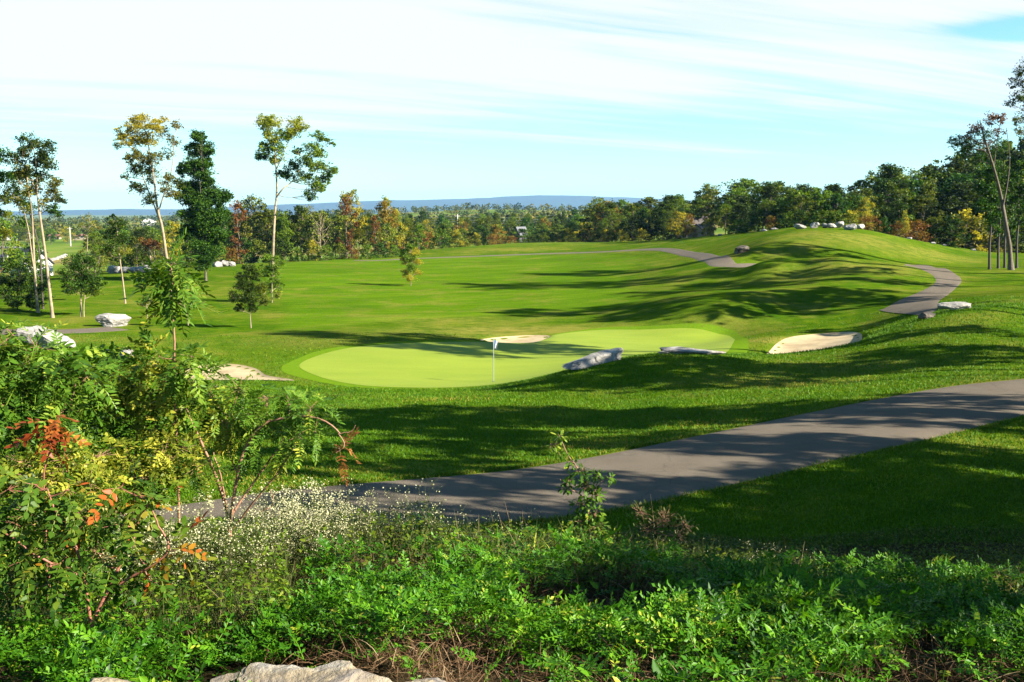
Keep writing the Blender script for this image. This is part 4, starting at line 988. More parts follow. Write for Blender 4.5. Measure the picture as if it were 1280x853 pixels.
rock('long flat rock ledge on the grassy knoll by the green', 858, 443, 42.6, (3.7, 1.3, .55), 5, 'rock', sink=.5, tilt=(0, .03), sub=5)
rock('largest pale boulder by the road at far left', 64, 415, 56, (2.5, 1.7, 1.75), 8, 'whiterock', tilt=(0, .42), sink=.25, sub=5, rz=.3)
rock('darker grey boulder leaning behind the largest pale one', 38, 412, 58, (1.9, 1.5, 1.6), 9, 'rock', sink=.2, rz=.8)
rock('blocky white boulder on the lawn by the road end', 142, 404, 71, (2.7, 1.8, 1.35), 12, 'whiterock', sink=.2, rz=.2, cuts=14, ncut=.7)
rock('small rounded white stone rising behind the shrubs', 161, 436, 52, (1.0, .8, .8), 14, 'whiterock', sink=.1)
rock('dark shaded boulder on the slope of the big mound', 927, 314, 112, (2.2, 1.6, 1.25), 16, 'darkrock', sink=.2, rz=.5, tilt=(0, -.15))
rock('long low white rock crowning the right-hand hill', 1196, 386, 50.6, (1.9, 1.0, .6), 18, 'whiterock', sink=.15, tilt=(0, -.05))
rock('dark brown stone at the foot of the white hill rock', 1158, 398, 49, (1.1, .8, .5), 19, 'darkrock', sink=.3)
HR = 'boulders along the top of the mound'
for k, (u, v, Y, s, mt, lab) in enumerate(((1000, 286, 134, (1.7, 1.3, .95), 'whiterock', 'leftmost white rock on the mound top'), (1018, 285.5, 134, (1.8, 1.3, 1.15), 'whiterock', 'square pale rock second from left on the mound'),
        (1032, 285, 135, (1.3, 1.1, .9), 'rock', 'small grey rock third from left on the mound'), (1039, 285, 134, (1.5, 1.1, .95), 'whiterock', 'bright rock in the middle of the mound-top row'),
        (1049, 284, 136, (2.2, 1.4, 1.25), 'rock', 'pointed greyish rock right of the row middle'), (1060, 287, 130, (2.3, 1.3, 1.0), 'rock', 'long shaded rock lying forward of the row'),
        (1066, 285, 131, (1.2, 1.1, 1.15), 'whiterock', 'upright bright rock near the right end of the row'), (1075, 285, 134, (1.4, 1.2, 1.0), 'whiterock', 'rightmost round white rock on the mound top'))):
    rock(lab, u, v, Y, s, 30 + k, mt, sink=.18, group=HR, sub=3, rz=k, cuts=12, ncut=.72)
LW = 'boulders edging the lawn at the left'
for k, (u, Y, s) in enumerate(((141, 128, 1.7), (149, 128, 1.4), (157, 128, 1.5), (166, 128, 1.3), (175, 128, 1.4), (184, 129, 1.5), (194, 130, 1.2))):
    rock('%s pale boulder from the left in the wall under the pale trunks' % ORD[k], u, 339, Y, (s * 1.15, s, s * .85), 60 + k, 'whiterock', sink=.15, group=LW, sub=3, rz=k)
for k, (u, Y, s) in enumerate(((272, 146, 1.5), (281, 147, 1.7), (290, 147, 1.3))):
    rock('%s boulder beneath the tall dark tree' % ('left', 'middle', 'right')[k], u, 333, Y, (s * 1.3, s, s * .8), 70 + k, 'whiterock', sink=.2, group=LW, sub=3, rz=k)
for k, (u, v, Y, s) in enumerate(((1137, 297, 139, 1.2), (1166, 304, 143, 1.3), (1180, 308, 145, 1.1), (1216, 313, 148, 1.2), (900, 294, 162, 1.3), (955, 287.5, 152, 1.6), (968, 286.5, 148, 1.2))):
    rock(['small grey stone at the wood edge right of the mound', 'grey stone in the shade below the dark wood', 'second grey stone in the shade below the dark wood', 'last grey stone along the wood edge', 'small stone beside the pale house bushes', 'flat stone left of the mound-top rocks', 'smaller stone next to the flat one on the mound'][k], u, v, Y, (s * .9, s * .7, s * .45), 90 + k, 'rock', sink=.35, group='stones along the wood edge', sub=3, rz=k)

# stone walls across the far field
def wall_line(label, pts, hh):
    mb = MB(); r = np.random.default_rng(3)
    c = smooth_poly([hit(u, v, 200)[:2] for u, v in pts], 60)
    for q in c:
        d = rand_dirs(8, r); g = ground(q[0], q[1])
        bm = bmesh.new(); bmesh.ops.create_icosphere(bm, subdivisions=1, radius=1)
        Vv = np.array([x.co[:] for x in bm.verts]) * r.uniform(.6, 1.2, (len(bm.verts), 1)) * np.array([1.3, .8, .7]) * hh + np.array([q[0], q[1], g + hh * .4])
        mb.add(Vv, np.array([[w.index for w in f.verts] for f in bm.faces])); bm.free()
    tag(link('stone_wall', mb.mesh('stone_wall', M['whiterock'])), label, 'stone wall')
wall_line('pale dry stone wall along the far green field', [(-20, 310), (15, 311), (40, 312), (52, 315)], .9)
wall_line('lower pale stone wall bending across the far field', [(48, 328), (62, 327), (76, 323), (82, 320)], .8)

# ------------------------------------------------------------------ buildings
def box(mb, x0, x1, y0, y1, z0, z1, m=0):
    V = [(x, y, z) for z in (z0, z1) for y in (y0, y1) for x in (x0, x1)]
    mb.add(V, [[0, 2, 3, 1], [4, 5, 7, 6], [0, 1, 5, 4], [2, 6, 7, 3], [0, 4, 6, 2], [1, 3, 7, 5]], m=m)
def house(label, u, v, Y, w, d, h, rh, rz, wall, roof, wins=(), gable='x', z=None, cat='house', chimney=True, name='house', door=True):
    p = P(u, v, Y)
    zb = p[2] if z is None else z
    g = ground(p[0], p[1]); base = min(zb, g) - 1.0
    o = empty(name, (p[0], p[1], zb), label, cat, rz=rz)
    mb = MB(); box(mb, -w / 2, w / 2, -d / 2, d / 2, base - zb, h)
    if gable == 'x':   # gable faces the camera side, ridge runs along y
        for s in (-1, 1): mb.add([(-w / 2, s * d / 2, h), (w / 2, s * d / 2, h), (0, s * d / 2, h + rh)], [[0, 1, 2]])
    else:
        for s in (-1, 1): mb.add([(s * w / 2, -d / 2, h), (s * w / 2, d / 2, h), (s * w / 2, 0, h + rh)], [[0, 1, 2]])
    link('wall', mb.mesh('wall', M[wall]), o)
    rb = MB(); e = .35; th = .18
    if gable == 'x':
        for s in (-1, 1):
            k = e * rh / (w / 2)
            Vt = [(s * (w / 2 + e), -d / 2 - e, h - k), (s * (w / 2 + e), d / 2 + e, h - k), (0, d / 2 + e, h + rh), (0, -d / 2 - e, h + rh)]
            Vt += [(a, b, c + th) for a, b, c in Vt]
            rb.add(Vt, [[0, 1, 2, 3], [4, 7, 6, 5], [0, 4, 5, 1], [3, 2, 6, 7], [0, 3, 7, 4], [1, 5, 6, 2]])
    else:
        for s in (-1, 1):
            k = e * rh / (d / 2)
            Vt = [(-w / 2 - e, s * (d / 2 + e), h - k), (w / 2 + e, s * (d / 2 + e), h - k), (w / 2 + e, 0, h + rh), (-w / 2 - e, 0, h + rh)]
            Vt += [(a, b, c + th) for a, b, c in Vt]
            rb.add(Vt, [[0, 1, 2, 3], [4, 7, 6, 5], [0, 4, 5, 1], [3, 2, 6, 7], [0, 3, 7, 4], [1, 5, 6, 2]])
    ro = link('roof', rb.mesh('roof', M[roof]), o)
    if chimney:
        cb = MB(); box(cb, w * .18, w * .18 + .7, -.35, .35, h + rh * .3, h + rh + .9); link('chimney', cb.mesh('chimney', M[wall]), ro)
    for wx, wz, ww, wh in wins:
        fb = MB(); box(fb, wx - ww / 2 - .1, wx + ww / 2 + .1, -d / 2 - .06, -d / 2 + .02, wz - wh / 2 - .1, wz + wh / 2 + .1)
        wo = link('window', fb.mesh('window', M['white']), o)
        gb = MB(); box(gb, wx - ww / 2, wx + ww / 2, -d / 2 - .09, -d / 2 - .04, wz - wh / 2, wz + wh / 2)
        link('pane', gb.mesh('pane', M['glass']), wo)
    return o
house('cream house with brown roof at the edge of the wood', 868, 300, 198, 5.2, 6.0, 2.4, 2.1, .45, 'cream', 'roofbrown', [(-2.0, 1.5, .9, 1.2), (0, 1.5, .9, 1.2), (2.0, 1.5, .9, 1.2)], gable='y', chimney=False)
house('lower tan shed adjoining the wood by the cream house', 878, 297.5, 190, 2.6, 3.4, 1.6, .9, .5, 'cream', 'roofbrown', [(0, 1.1, .9, .9)], gable='y', chimney=False, name='shed', cat='shed')
house('white farmhouse with brown roof below the left field', 40, 347, 205, 5.6, 9, 3.2, 2.9, .75, 'white', 'roofbrown', [(-1.2, 1.6, .9, 1.2), (1.2, 1.6, .9, 1.2)], chimney=False)
house('small white outbuilding partly behind the farmhouse', 12, 335, 235, 4.0, 5, 2.2, 1.6, .7, 'white', 'roofgrey', [(0, 1.2, .8, .8)], chimney=False, name='shed', cat='shed')
house('long pale flat warehouse in the distance behind slim trunks', 24, 298, 620, 12, 10, 2.6, 1.0, .1, 'white', 'roofgrey', [(-6, 2, 2.5, 1.5), (0, 2, 2.5, 1.5), (6, 2, 2.5, 1.5)], gable='y', chimney=False, name='warehouse', cat='warehouse')
house('distant low building with red roof beside the thin birch', 101, 299, 620, 7, 8, 2, 1.0, .1, 'cream', 'roofred', [(-2, 1.5, 1.5, 1.2), (2, 1.5, 1.5, 1.2)], gable='y', chimney=False)
house('distant low white building with grey roof right of the birch', 113, 299, 640, 8, 8, 2.2, 1.0, .1, 'white', 'roofgrey', [(-2, 1.5, 1.5, 1.2), (2, 1.5, 1.5, 1.2)], gable='y', chimney=False)
house('distant building with rusty red roof left of the birch', 68, 299, 640, 7, 8, 1.6, 1.4, .2, 'cream', 'roofred', [(0, 1.4, 1.5, 1.2)], gable='y', chimney=False)
house('tiny white house on the distant wooded slope at left', 186, 282, 1100, 16, 10, 5, 3, .3, 'white', 'roofgrey', [(0, 2.5, 3, 2)], chimney=False)
house('grey-roofed house among the trees beyond the fairway', 651, 296, 268, 1.9, 4, .6, 1.9, -.6, 'greywall', 'roofgrey', [(0, .5, .3, .3)], chimney=False)

# ------------------------------------------------------------------ power poles and cables
PL = []
for u, vt, vb, Y, lab in ((572, 268, 285, 440, 'weathered utility pole above the trees, left one beyond the fairway'), (701, 266, 286, 440, 'weathered utility pole above the trees, right one beyond the fairway'), (88, 284, 301, 470, 'weathered utility pole over the distant left field')):
    b = P(u, vb, Y); b[2] = ground(b[0], b[1]); tz = P(u, vt, Y)[2]
    mb = MB(); tube(mb, [b - [0, 0, .5], [b[0], b[1], tz]], [.24, .2], 8)
    o = empty('utility_pole', b, lab, 'utility pole', 'utility poles across the valley')
    link('post', mb.mesh('post', M['pole'], off=b), o)
    mb = MB(); box(mb, -1.2, 1.2, -.08, .08, tz - b[2] - .9, tz - b[2] - .7); link('crossarm', mb.mesh('crossarm', M['pole']), o)
    PL.append(np.array([b[0], b[1], tz - .7]))
mb = MB()
for dz in (0, -1.4, -2.4):
    for a, b in ((PL[0], PL[1]), (PL[0], PL[0] * [1, 1, 1] + [-48, 8, .3]), (PL[1], PL[1] + [48, -8, .3])):
        tt = np.linspace(0, 1, 20)[:, None]
        pts = a * (1 - tt) + b * tt + np.array([0, 0, dz]) - np.array([0, 0, 1.2]) * (4 * tt * (1 - tt))
        tube(mb, pts, .05, 4)
tag(link('power_cable', mb.mesh('power_cable', M['wire'])), 'sagging overhead cables strung between the two middle poles', 'power cable')

# ------------------------------------------------------------------ flag
q = hit(617, 478, 46)
o = empty('golf_flag', q, 'white and blue flag on a thin pole in the putting green', 'flag')
mb = MB(); tube(mb, [[0, 0, -.1], [0, 0, 2.16]], .02, 8); link('pole', mb.mesh('pole', M['metal']), o)
mb = MB(); tube(mb, [[0, 0, .024], [0, 0, .034]], [.065, .065], 12); link('cup', mb.mesh('cup', M['cup']), o)
gxv = np.linspace(0, 1, 9); gzv = np.linspace(0, 1, 9)
A_, B_ = np.meshgrid(gxv, gzv); sx = A_ * .22 * (1 - .35 * B_) ; X_ = .02 + sx; Y_ = np.sin(A_ * 9 + B_ * 2) * .04 * A_; Z_ = 2.14 - B_ * .40 - A_ * .10
Vf = np.stack([X_, Y_, Z_], -1).reshape(-1, 3); Vf2 = Vf + [0, .006, 0]
ii = (np.arange(8)[:, None] * 9 + np.arange(8)[None]).ravel(); fq = np.stack([ii, ii + 1, ii + 10, ii + 9], -1)
mb = MB(); k = (np.arange(64) % 8 < 2).astype(int)
for s in (0, 1):
    sel = k == s
    mb.add(Vf, fq[sel], m=s); mb.add(Vf2, fq[sel][:, ::-1], m=s)
link('flag', mb.mesh('flag', [M['white'], M['flagblue']], smooth=True), o)

# ------------------------------------------------------------------ lawn blades, real grass where it can be told apart
def in_paths(x, y, grow=0.0):
    o = np.zeros(np.shape(x), bool)
    for pp in path_polys[:2]: o |= inside(x, y, pp)
    return o
def blade_tris(mb, p, hgt, wid, r, rb=None, lean=.5):
    n = len(p); a = r.uniform(0, 2 * PI, n)
    side = np.stack([np.cos(a), np.sin(a), np.zeros(n)], -1) * wid[:, None] * .5
    tip = p + np.stack([r.normal(size=n) * lean, r.normal(size=n) * lean, np.ones(n)], -1) * hgt[:, None]
    mb.add(np.stack([p - side, p + side, tip], 1).reshape(-1, 3), np.arange(3 * n).reshape(n, 3), rb if rb is not None else r.beta(2, 2.3, n))
r = np.random.default_rng(21)
n = 420000
Y = np.exp(r.uniform(math.log(14.5), math.log(66), n)); x = r.uniform(-.64, .64, n) * (Y + 2)
k = ~in_paths(x, Y)
for pl in (fr, *[b_.mean(0) + (b_ - b_.mean(0)) * 1.07 for b_ in bunker_polys]): k &= ~inside(x, Y, pl)
k &= r.random(n) < np.clip((70 - Y) / 28, 0, 1)
x, Y = x[k], Y[k]; z = H(x, Y)
pt = vnoise(x, Y, 1.7, 4) * .6 + vnoise(x, Y, .5, 6) * .4
rb = np.clip(r.beta(2, 2.6, len(x)) * .75 + (pt - .5) * .7 + .12, 0, .93)
dr = np.zeros(len(x))
for u0, v0, r0 in ((420, 590, 1.3), (780, 555, 2.5), (1000, 480, 3), (560, 500, 2), (330, 600, 2), (880, 530, 1.5)):
    q = hit(u0, v0, 15); dr = np.maximum(dr, np.clip(1.2 - np.hypot((x - q[0]) / r0, (Y - q[1]) / (r0 * .5)), 0, 1))
rb = np.where(r.random(len(x)) < dr * .45, 1.0, rb)
s = (.028 + .0007 * Y) * r.uniform(.6, 1.4, len(x))
mb = MB(); blade_tris(mb, np.stack([x, Y, z], -1), s * 1.15, s * .55, r, rb)
for e0 in (near_up, near_lo):
    k = r.integers(0, len(e0) - 1, 9000); s_e = 1; tt = r.random((9000, 1)); q = e0[k] * (1 - tt) + e0[k + 1] * tt + r.normal(0, .07, (9000, 2)) * (.4 + 1.2 * vnoise(e0[k, 0], e0[k, 1], .9, 2))[:, None]
    q = q[(q[:, 1] > 13)]
    qz = H(q[:, 0], q[:, 1]) + .01
    blade_tris(mb, np.column_stack([q, qz]), r.uniform(.03, .10, len(q)), r.uniform(.01, .03, len(q)), r, np.where(r.random(len(q)) < .25, 1.0, r.beta(2, 2.5, len(q))))
tag(link('lawn_grass', mb.mesh('lawn_grass', M['lawnblade'])), 'short mown grass of the rough around path and green', 'grass', kind='stuff')

# ------------------------------------------------------------------ leaf templates
def leaflet(L_, W, six=True):
    if six: return np.array([[0, 0, 0], [.28 * L_, .42 * W, .02 * L_], [.68 * L_, .38 * W, .0], [L_, 0, -.06 * L_], [.68 * L_, -.38 * W, .0], [.28 * L_, -.42 * W, .02 * L_]])
    return np.array([[0, 0, 0], [.55 * L_, .5 * W, .02 * L_], [L_, 0, -.05 * L_], [.55 * L_, -.5 * W, .02 * L_]])
def frond(pairs, ll, lw, droop, six, r, first=.18, fold=.25, rach=.012):
    """pinnate leaf of length 1 along +x, normal +z"""
    V, Fc = [], []; b = leaflet(ll, lw, six); n = len(b)
    ax = lambda t: np.array([t * (1 - droop * .15 * t), 0, -droop * t * t * .5])
    for i in range(pairs):
        t = first + (1 - first) * (i / (pairs - .3)); sc = 1 - .25 * abs(t - .5) * 2
        for s in (-1, 1):
            a = math.radians(62 - 12 * t + r.normal() * 9) * s
            q = b * sc * r.uniform(.85, 1.12)
            ro = fold * s + r.normal() * .25
            y2 = q[:, 1] * math.cos(ro) - q[:, 2] * math.sin(ro); z2 = q[:, 1] * math.sin(ro) + q[:, 2] * math.cos(ro)
            z2 = z2 + q[:, 0] * r.normal(-.12, .2)
            x3 = q[:, 0] * math.cos(a) - y2 * math.sin(a); y3 = q[:, 0] * math.sin(a) + y2 * math.cos(a)
            V.append(np.stack([x3, y3, z2], -1) + ax(t)); Fc.append(np.arange(n) + len(Fc) * n)
    V.append(b * 1.05 + ax(1.0)); Fc.append(np.arange(n) + len(Fc) * n)
    V = np.vstack(V); k = len(V)
    rc = []
    for t in (0, .5, 1): rc += [ax(t) + [0, rach, 0], ax(t) - [0, rach, 0]]
    rf = [[k, k + 1, k + 3, k + 2], [k + 2, k + 3, k + 5, k + 4]]
    return np.vstack([V, rc]), np.array(Fc), np.array(rf)
def inst(mb, temps, pos, d, scale, r, m=0, bias=0.0, var=.14, roll=.5, up=None, rm=None):
    """put templates at pos, pointing along d"""
    n = len(pos); pick = r.integers(0, len(temps), n)
    d = unit(d); z = np.array([0, 0, 1.0]) if up is None else up
    sd = unit(np.cross(np.broadcast_to(z, d.shape) + r.normal(size=(n, 3)) * .15, d)); nn = np.cross(d, sd)
    a = r.normal(size=n) * roll
    s2 = sd * np.cos(a)[:, None] + nn * np.sin(a)[:, None]; n2 = -sd * np.sin(a)[:, None] + nn * np.cos(a)[:, None]
    bias = np.broadcast_to(bias, (n,))
    for t, (V, Fc, rf) in enumerate(temps):
        k = np.where(pick == t)[0]
        if len(k) == 0: continue
        W = pos[k][:, None] + (V[None, :, 0:1] * d[k][:, None] + V[None, :, 1:2] * s2[k][:, None] + V[None, :, 2:3] * n2[k][:, None]) * scale[k][:, None, None]
        nv = len(V); off = (np.arange(len(k)) * nv)[:, None, None]
        base = np.clip(.45 + bias[k] + r.normal(size=len(k)) * var, 0, 1)
        rr = np.clip(base[:, None] + r.normal(size=(len(k), len(Fc))) * .10, 0, 1).ravel()
        mb.add(W.reshape(-1, 3), (Fc[None] + off).reshape(-1, Fc.shape[1]), rr, m)
        nb_ = len(W.reshape(-1, 3))
        if rf is not None and len(rf):
            f2 = (rf[None] + off).reshape(-1, rf.shape[1]).astype(np.int32) + (mb.n - nb_)
            mb.f.append(f2); mb.r.append(np.full(len(f2), .75, np.float32)); mb.m.append(np.full(len(f2), m if rm is None else rm, np.int32))
def azdir(a, e): return np.stack([np.cos(a) * np.cos(e), np.sin(a) * np.cos(e), np.sin(e)], -1)
rt = np.random.default_rng(9)
T_VETCH = [frond(int(rt.integers(4, 7)), .23, .12, .5 + .6 * rt.random(), False, rt, fold=.3) for _ in range(10)]
T_SUMAC = [frond(8, .24, .085, .7 + .6 * rt.random(), True, rt, fold=.2) for _ in range(6)]
T_OVATE = [frond(4, .30, .17, .4 + .6 * rt.random(), True, rt, first=.25, fold=.2) for _ in range(6)]
def single(r): 
    b = leaflet(1, .5, True); return (b, np.arange(6)[None], None)
T_LEAF = [single(rt)]

def ribbons(mb, p, d, ln, wd, droop, r, segs=4, m=0, rb=None):
    """arching grass blades: ribbons narrowing to a tip"""
    n = len(p); d = unit(d); hz = unit(np.stack([d[:, 0], d[:, 1], np.zeros(n)], -1) + 1e-6)
    sd = np.stack([-hz[:, 1], hz[:, 0], np.zeros(n)], -1); tw = r.normal(size=n) * .6
    sd = unit(sd * np.cos(tw)[:, None] + np.cross(d, sd) * np.sin(tw)[:, None])
    V = []
    for i in range(segs + 1):
        t = i / segs
        c = p + d * (ln * t)[:, None] + hz * (ln * droop * t * t * .35)[:, None] - np.array([0, 0, 1.0]) * (ln * droop * t * t * .6)[:, None]
        w = (wd * (1 - t ** 1.6) * (.6 + .8 * min(1, t * 2)) * .5)[:, None] + .0004
        V += [c - sd * w, c + sd * w]
    V = np.stack(V, 1); k = 2 * (segs + 1)
    f = np.array([[2 * i, 2 * i + 1, 2 * i + 3, 2 * i + 2] for i in range(segs)])
    F_ = (f[None] + (np.arange(n) * k)[:, None, None]).reshape(-1, 4)
    rb = r.beta(2, 2, n) if rb is None else rb
    mb.add(V.reshape(-1, 3), F_, np.repeat(rb, segs), m)

# ------------------------------------------------------------------ the bank in front: what grows where
def canopy(x, y):
    return .06 + .26 * vnoise(x, y, 1.1, 8) + .26 * vnoise(x, y, .42, 9) ** 1.5
def pixel_zone(x, y, z):
    u, v = proj(np.stack([x, y, z], -1)); return u, v
def in_px(u, v, poly): return inside(u, v, poly)
STRAW = [[(285, 860), (330, 800), (400, 768), (470, 758), (560, 772), (640, 785), (690, 810), (700, 870), (560, 900), (300, 900)],
         [(690, 812), (800, 800), (900, 790), (1050, 800), (1300, 800), (1400, 900), (690, 900)],
         [(80, 730), (180, 715), (300, 720), (350, 745), (300, 775), (190, 770), (100, 765)]]
ROCKPX = [(150, 870), (200, 842), (260, 826), (340, 818), (420, 826), (500, 842), (540, 870)]
def strength(u, v):
    a = np.where(in_px(u, v, STRAW[0]), .88, 0.0); a = np.maximum(a, np.where(in_px(u, v, STRAW[1]), .52, 0)); a = np.maximum(a, np.where(in_px(u, v, STRAW[2]), .75, 0))
    return a
r = np.random.default_rng(33)
# --- vetch
n = 102000
y = np.sqrt(r.uniform(3.0 ** 2, 9.6 ** 2, n)); x = r.uniform(-1, 1, n) * (.58 * y + 3.0)
g = H(x, y); c = canopy(x, y); z = g + c
u, v = pixel_zone(x, y, z)
keep = ~in_px(u, v, ROCKPX)
top = np.interp(u, [-100, 0, 200, 330, 420, 600, 800, 1000, 1150, 1300], [770, 765, 735, 735, 690, 690, 694, 700, 706, 725]) + (vnoise(x, y, .5, 3) - .5) * 36
edge_ = 1 / (1 + np.exp(-(v - top) / 5))
patch = np.clip((vnoise(x, y, .42, 12) * .7 + vnoise(x, y, .17, 22) * .3 - .34) * 4.0, .02, 1) 
keep &= r.random(n) < edge_ * (1 - strength(u, v) * (.75 + .5 * vnoise(x, y, .3, 2))) * patch * .85
x, y, g, c = x[keep], y[keep], g[keep], c[keep]; n = len(x)
dep = r.exponential(.30, n).clip(0, .95)
pos = np.stack([x, y, g + c * (1 - dep)], -1)
d = azdir(r.uniform(0, 2 * PI, n), r.uniform(-.1, 1.05, n))
mb = MB()
inst(mb, T_VETCH, pos, d, r.uniform(.085, .185, n), r, roll=.7, bias=(vnoise(x, y, .8, 5) - .5) * .35 + .02, var=.2)
k = r.random(n) < .012
inst(mb, T_LEAF, pos[k] + [0, 0, .03], azdir(r.uniform(0, 2 * PI, k.sum()), r.uniform(-.3, .9, k.sum())), r.uniform(.03, .06, k.sum()), r, m=1, bias=.3)
VN = n
k = r.random(n) < .035
q = pos[k] + [0, 0, .02]
inst(mb, T_SUMAC[:3], q, azdir(r.uniform(0, 2 * PI, len(q)), r.uniform(.2, 1.2, len(q))), r.uniform(.14, .26, len(q)), r, m=0, bias=.05, var=.2)
k = r.random(n) < .03; q = pos[k] + [0, 0, .02]
inst(mb, T_LEAF, q, azdir(r.uniform(0, 2 * PI, len(q)), r.uniform(-.2, 1.2, len(q))), r.uniform(.05, .10, len(q)), r, m=0, bias=.1, var=.2)
tag(link('ground_cover', mb.mesh('ground_cover', [M['vetch'], M['goldleaf']])), 'dense bright green vetch with feathery leaves covering the bank', 'ground cover', kind='stuff')
# --- straw and dead stems
n = 180000
y = np.sqrt(r.uniform(3.0 ** 2, 9.6 ** 2, n)); x = r.uniform(-1, 1, n) * (.58 * y + 3.0)
g = H(x, y); u, v = pixel_zone(x, y, g + .12)
s_ = strength(u, v)
keep = (~in_px(u, v, ROCKPX)) & (r.random(n) < np.maximum(s_ * 1.1, .14) * (.35 + .9 * vnoise(x, y, .35, 7)))
x, y, g = x[keep], y[keep], g[keep]; n = len(x)
mb = MB()
ribbons(mb, np.stack([x, y, g + r.uniform(.0, .16, n)], -1), azdir(r.uniform(0, 2 * PI, n), r.uniform(-.1, 1.2, n)), r.uniform(.05, .19, n), r.uniform(.0014, .0042, n), r.uniform(.0, .7, n), r, 3, rb=np.clip(r.beta(1.6, 2.2, n) + (vnoise(x, y, .4, 3) - .5) * .4, 0, 1))
tag(link('dry_grass', mb.mesh('dry_grass', M['straw'])), 'brown dead grass and matted straw on the bank', 'dry grass', kind='stuff')
# --- rough weeds along the crest and behind it
n = 68000
y = np.sqrt(r.uniform(6.9 ** 2, 15.5 ** 2, n)); x = r.uniform(-1, 1, n) * (.58 * y + 3.0)
g = H(x, y); mb = MB()
keep = r.random(n) < np.clip(.35 + 1.0 * vnoise(x, y, .8, 31), 0, 1)
keep &= ~in_paths(x, y)
x, y, g = x[keep], y[keep], g[keep]; n = len(x)
hh = .12 + .34 * vnoise(x, y, 1.1, 41)
uu_, vv_ = pixel_zone(x, y, g)
hh = hh * np.interp(uu_, [300, 500, 900, 1050], [1.15, 1.1, 1.0, .6])
hh = hh * np.where(y > 12, .6, 1)
ribbons(mb, np.stack([x, y, g], -1), azdir(r.uniform(0, 2 * PI, n), r.uniform(.6, 1.5, n)), hh * r.uniform(.7, 1.4, n), r.uniform(.004, .010, n), r.uniform(.1, 1.0, n), r, 4)
k = r.random(n) < .8
inst(mb, T_LEAF, np.stack([x, y, g + hh * r.uniform(.3, 1.0, n)], -1)[k], azdir(r.uniform(0, 2 * PI, n), r.uniform(-.4, .8, n))[k], r.uniform(.025, .06, n)[k], r, m=1)
tag(link('weeds', mb.mesh('weeds', [M['weed'], M['mid']])), 'tangled dark weeds and rank grass along the crest of the bank', 'weeds', kind='stuff')
# --- weeds filling the left bank under the shrubs
n = 52000
y = r.uniform(4.2, 9.6, n); x = (r.uniform(-450, 350, n) - CU) / F * y
g = H(x, y); u, v = pixel_zone(x, y, g + .25)
keep = (v < 775) & (r.random(n) < .45 + .6 * vnoise(x, y, .6, 50)); x, y, g = x[keep], y[keep], g[keep]; n = len(x); mb = MB()
inst(mb, T_LEAF, np.stack([x, y, g + r.uniform(0, .42, n)], -1), azdir(r.uniform(0, 2 * PI, n), r.uniform(-.4, .8, n)), r.uniform(.02, .05, n), r, m=1)
ribbons(mb, np.stack([x, y, g], -1), azdir(r.uniform(0, 2 * PI, n), r.uniform(.8, 1.5, n)), r.uniform(.15, .5, n), r.uniform(.003, .006, n), r.uniform(.1, .7, n), r, 3)
tag(link('undergrowth', mb.mesh('undergrowth', [M['weed'], M['mid']])), 'low mixed undergrowth beneath the shrubs at the left', 'undergrowth', kind='stuff')

# ------------------------------------------------------------------ white-flowered asters
def aster_mesh(seed, h=.62, R=.26, stems=26, flowers=620):
    r = np.random.default_rng(seed); sb, fb = MB(), MB(); tips = []
    for i in range(stems):
        a = r.uniform(0, 2 * PI); q = R * math.sqrt(r.random()); hh = h * r.uniform(.6, 1.05)
        p1 = np.array([math.cos(a) * q, math.sin(a) * q, hh]); p0 = p1 * [.35, .35, 0]
        pts = curve(p0, p1, .06, 6, r); tube(sb, pts, np.linspace(.003, .001, 6), 3, cap=False)
        for t in r.uniform(.15, 1, 26):
            c = pts[min(5, int(t * 5))]; tips.append((c, t))
        for _ in range(7):
            s = pts[r.integers(3, 6)]; e = s + np.array([*r.normal(0, .055, 2), r.uniform(.02, .10)])
            tube(sb, np.array([s, e]), [.0012, .0006], 3, cap=False)
            for _ in range(max(1, int(flowers / stems / 7))):
                t = r.random(); fp = s * (1 - t) + e * t + r.normal(size=3) * .018
                tips.append((fp, 2))
    lp = np.array([c for c, t in tips if t < 1.5]); fl = np.array([c for c, t in tips if t == 2])
    inst(sb, T_LEAF, lp + r.normal(size=lp.shape) * .02, azdir(r.uniform(0, 2 * PI, len(lp)), r.uniform(-.2, .9, len(lp))), r.uniform(.02, .045, len(lp)), r, m=0)
    n = len(fl); nrm = unit(r.normal(size=(n, 3)) * .8 + [0.1, -.3, .8]); a = unit(np.cross(nrm, r.normal(size=(n, 3)))); b = np.cross(nrm, a)
    ang = np.linspace(0, 2 * PI, 8, endpoint=False); rad = r.uniform(.0045, .0088, n)
    star = np.where(np.arange(8) % 2 == 0, 1.0, .55)
    V = fl[:, None] + (a[:, None] * np.cos(ang)[None, :, None] + b[:, None] * np.sin(ang)[None, :, None]) * (rad[:, None] * star)[..., None]
    fb.add(V.reshape(-1, 3), np.arange(8 * n).reshape(n, 8), r.random(n))
    return sb.mesh('aster_stems', M['weed']), fb.mesh('aster_flowers', M['petal'])
AST = [aster_mesh(s, flowers=fl, h=hh) for s, fl, hh in ((1, 1900, .62), (2, 1300, .70), (3, 520, .62), (4, 240, .55))]
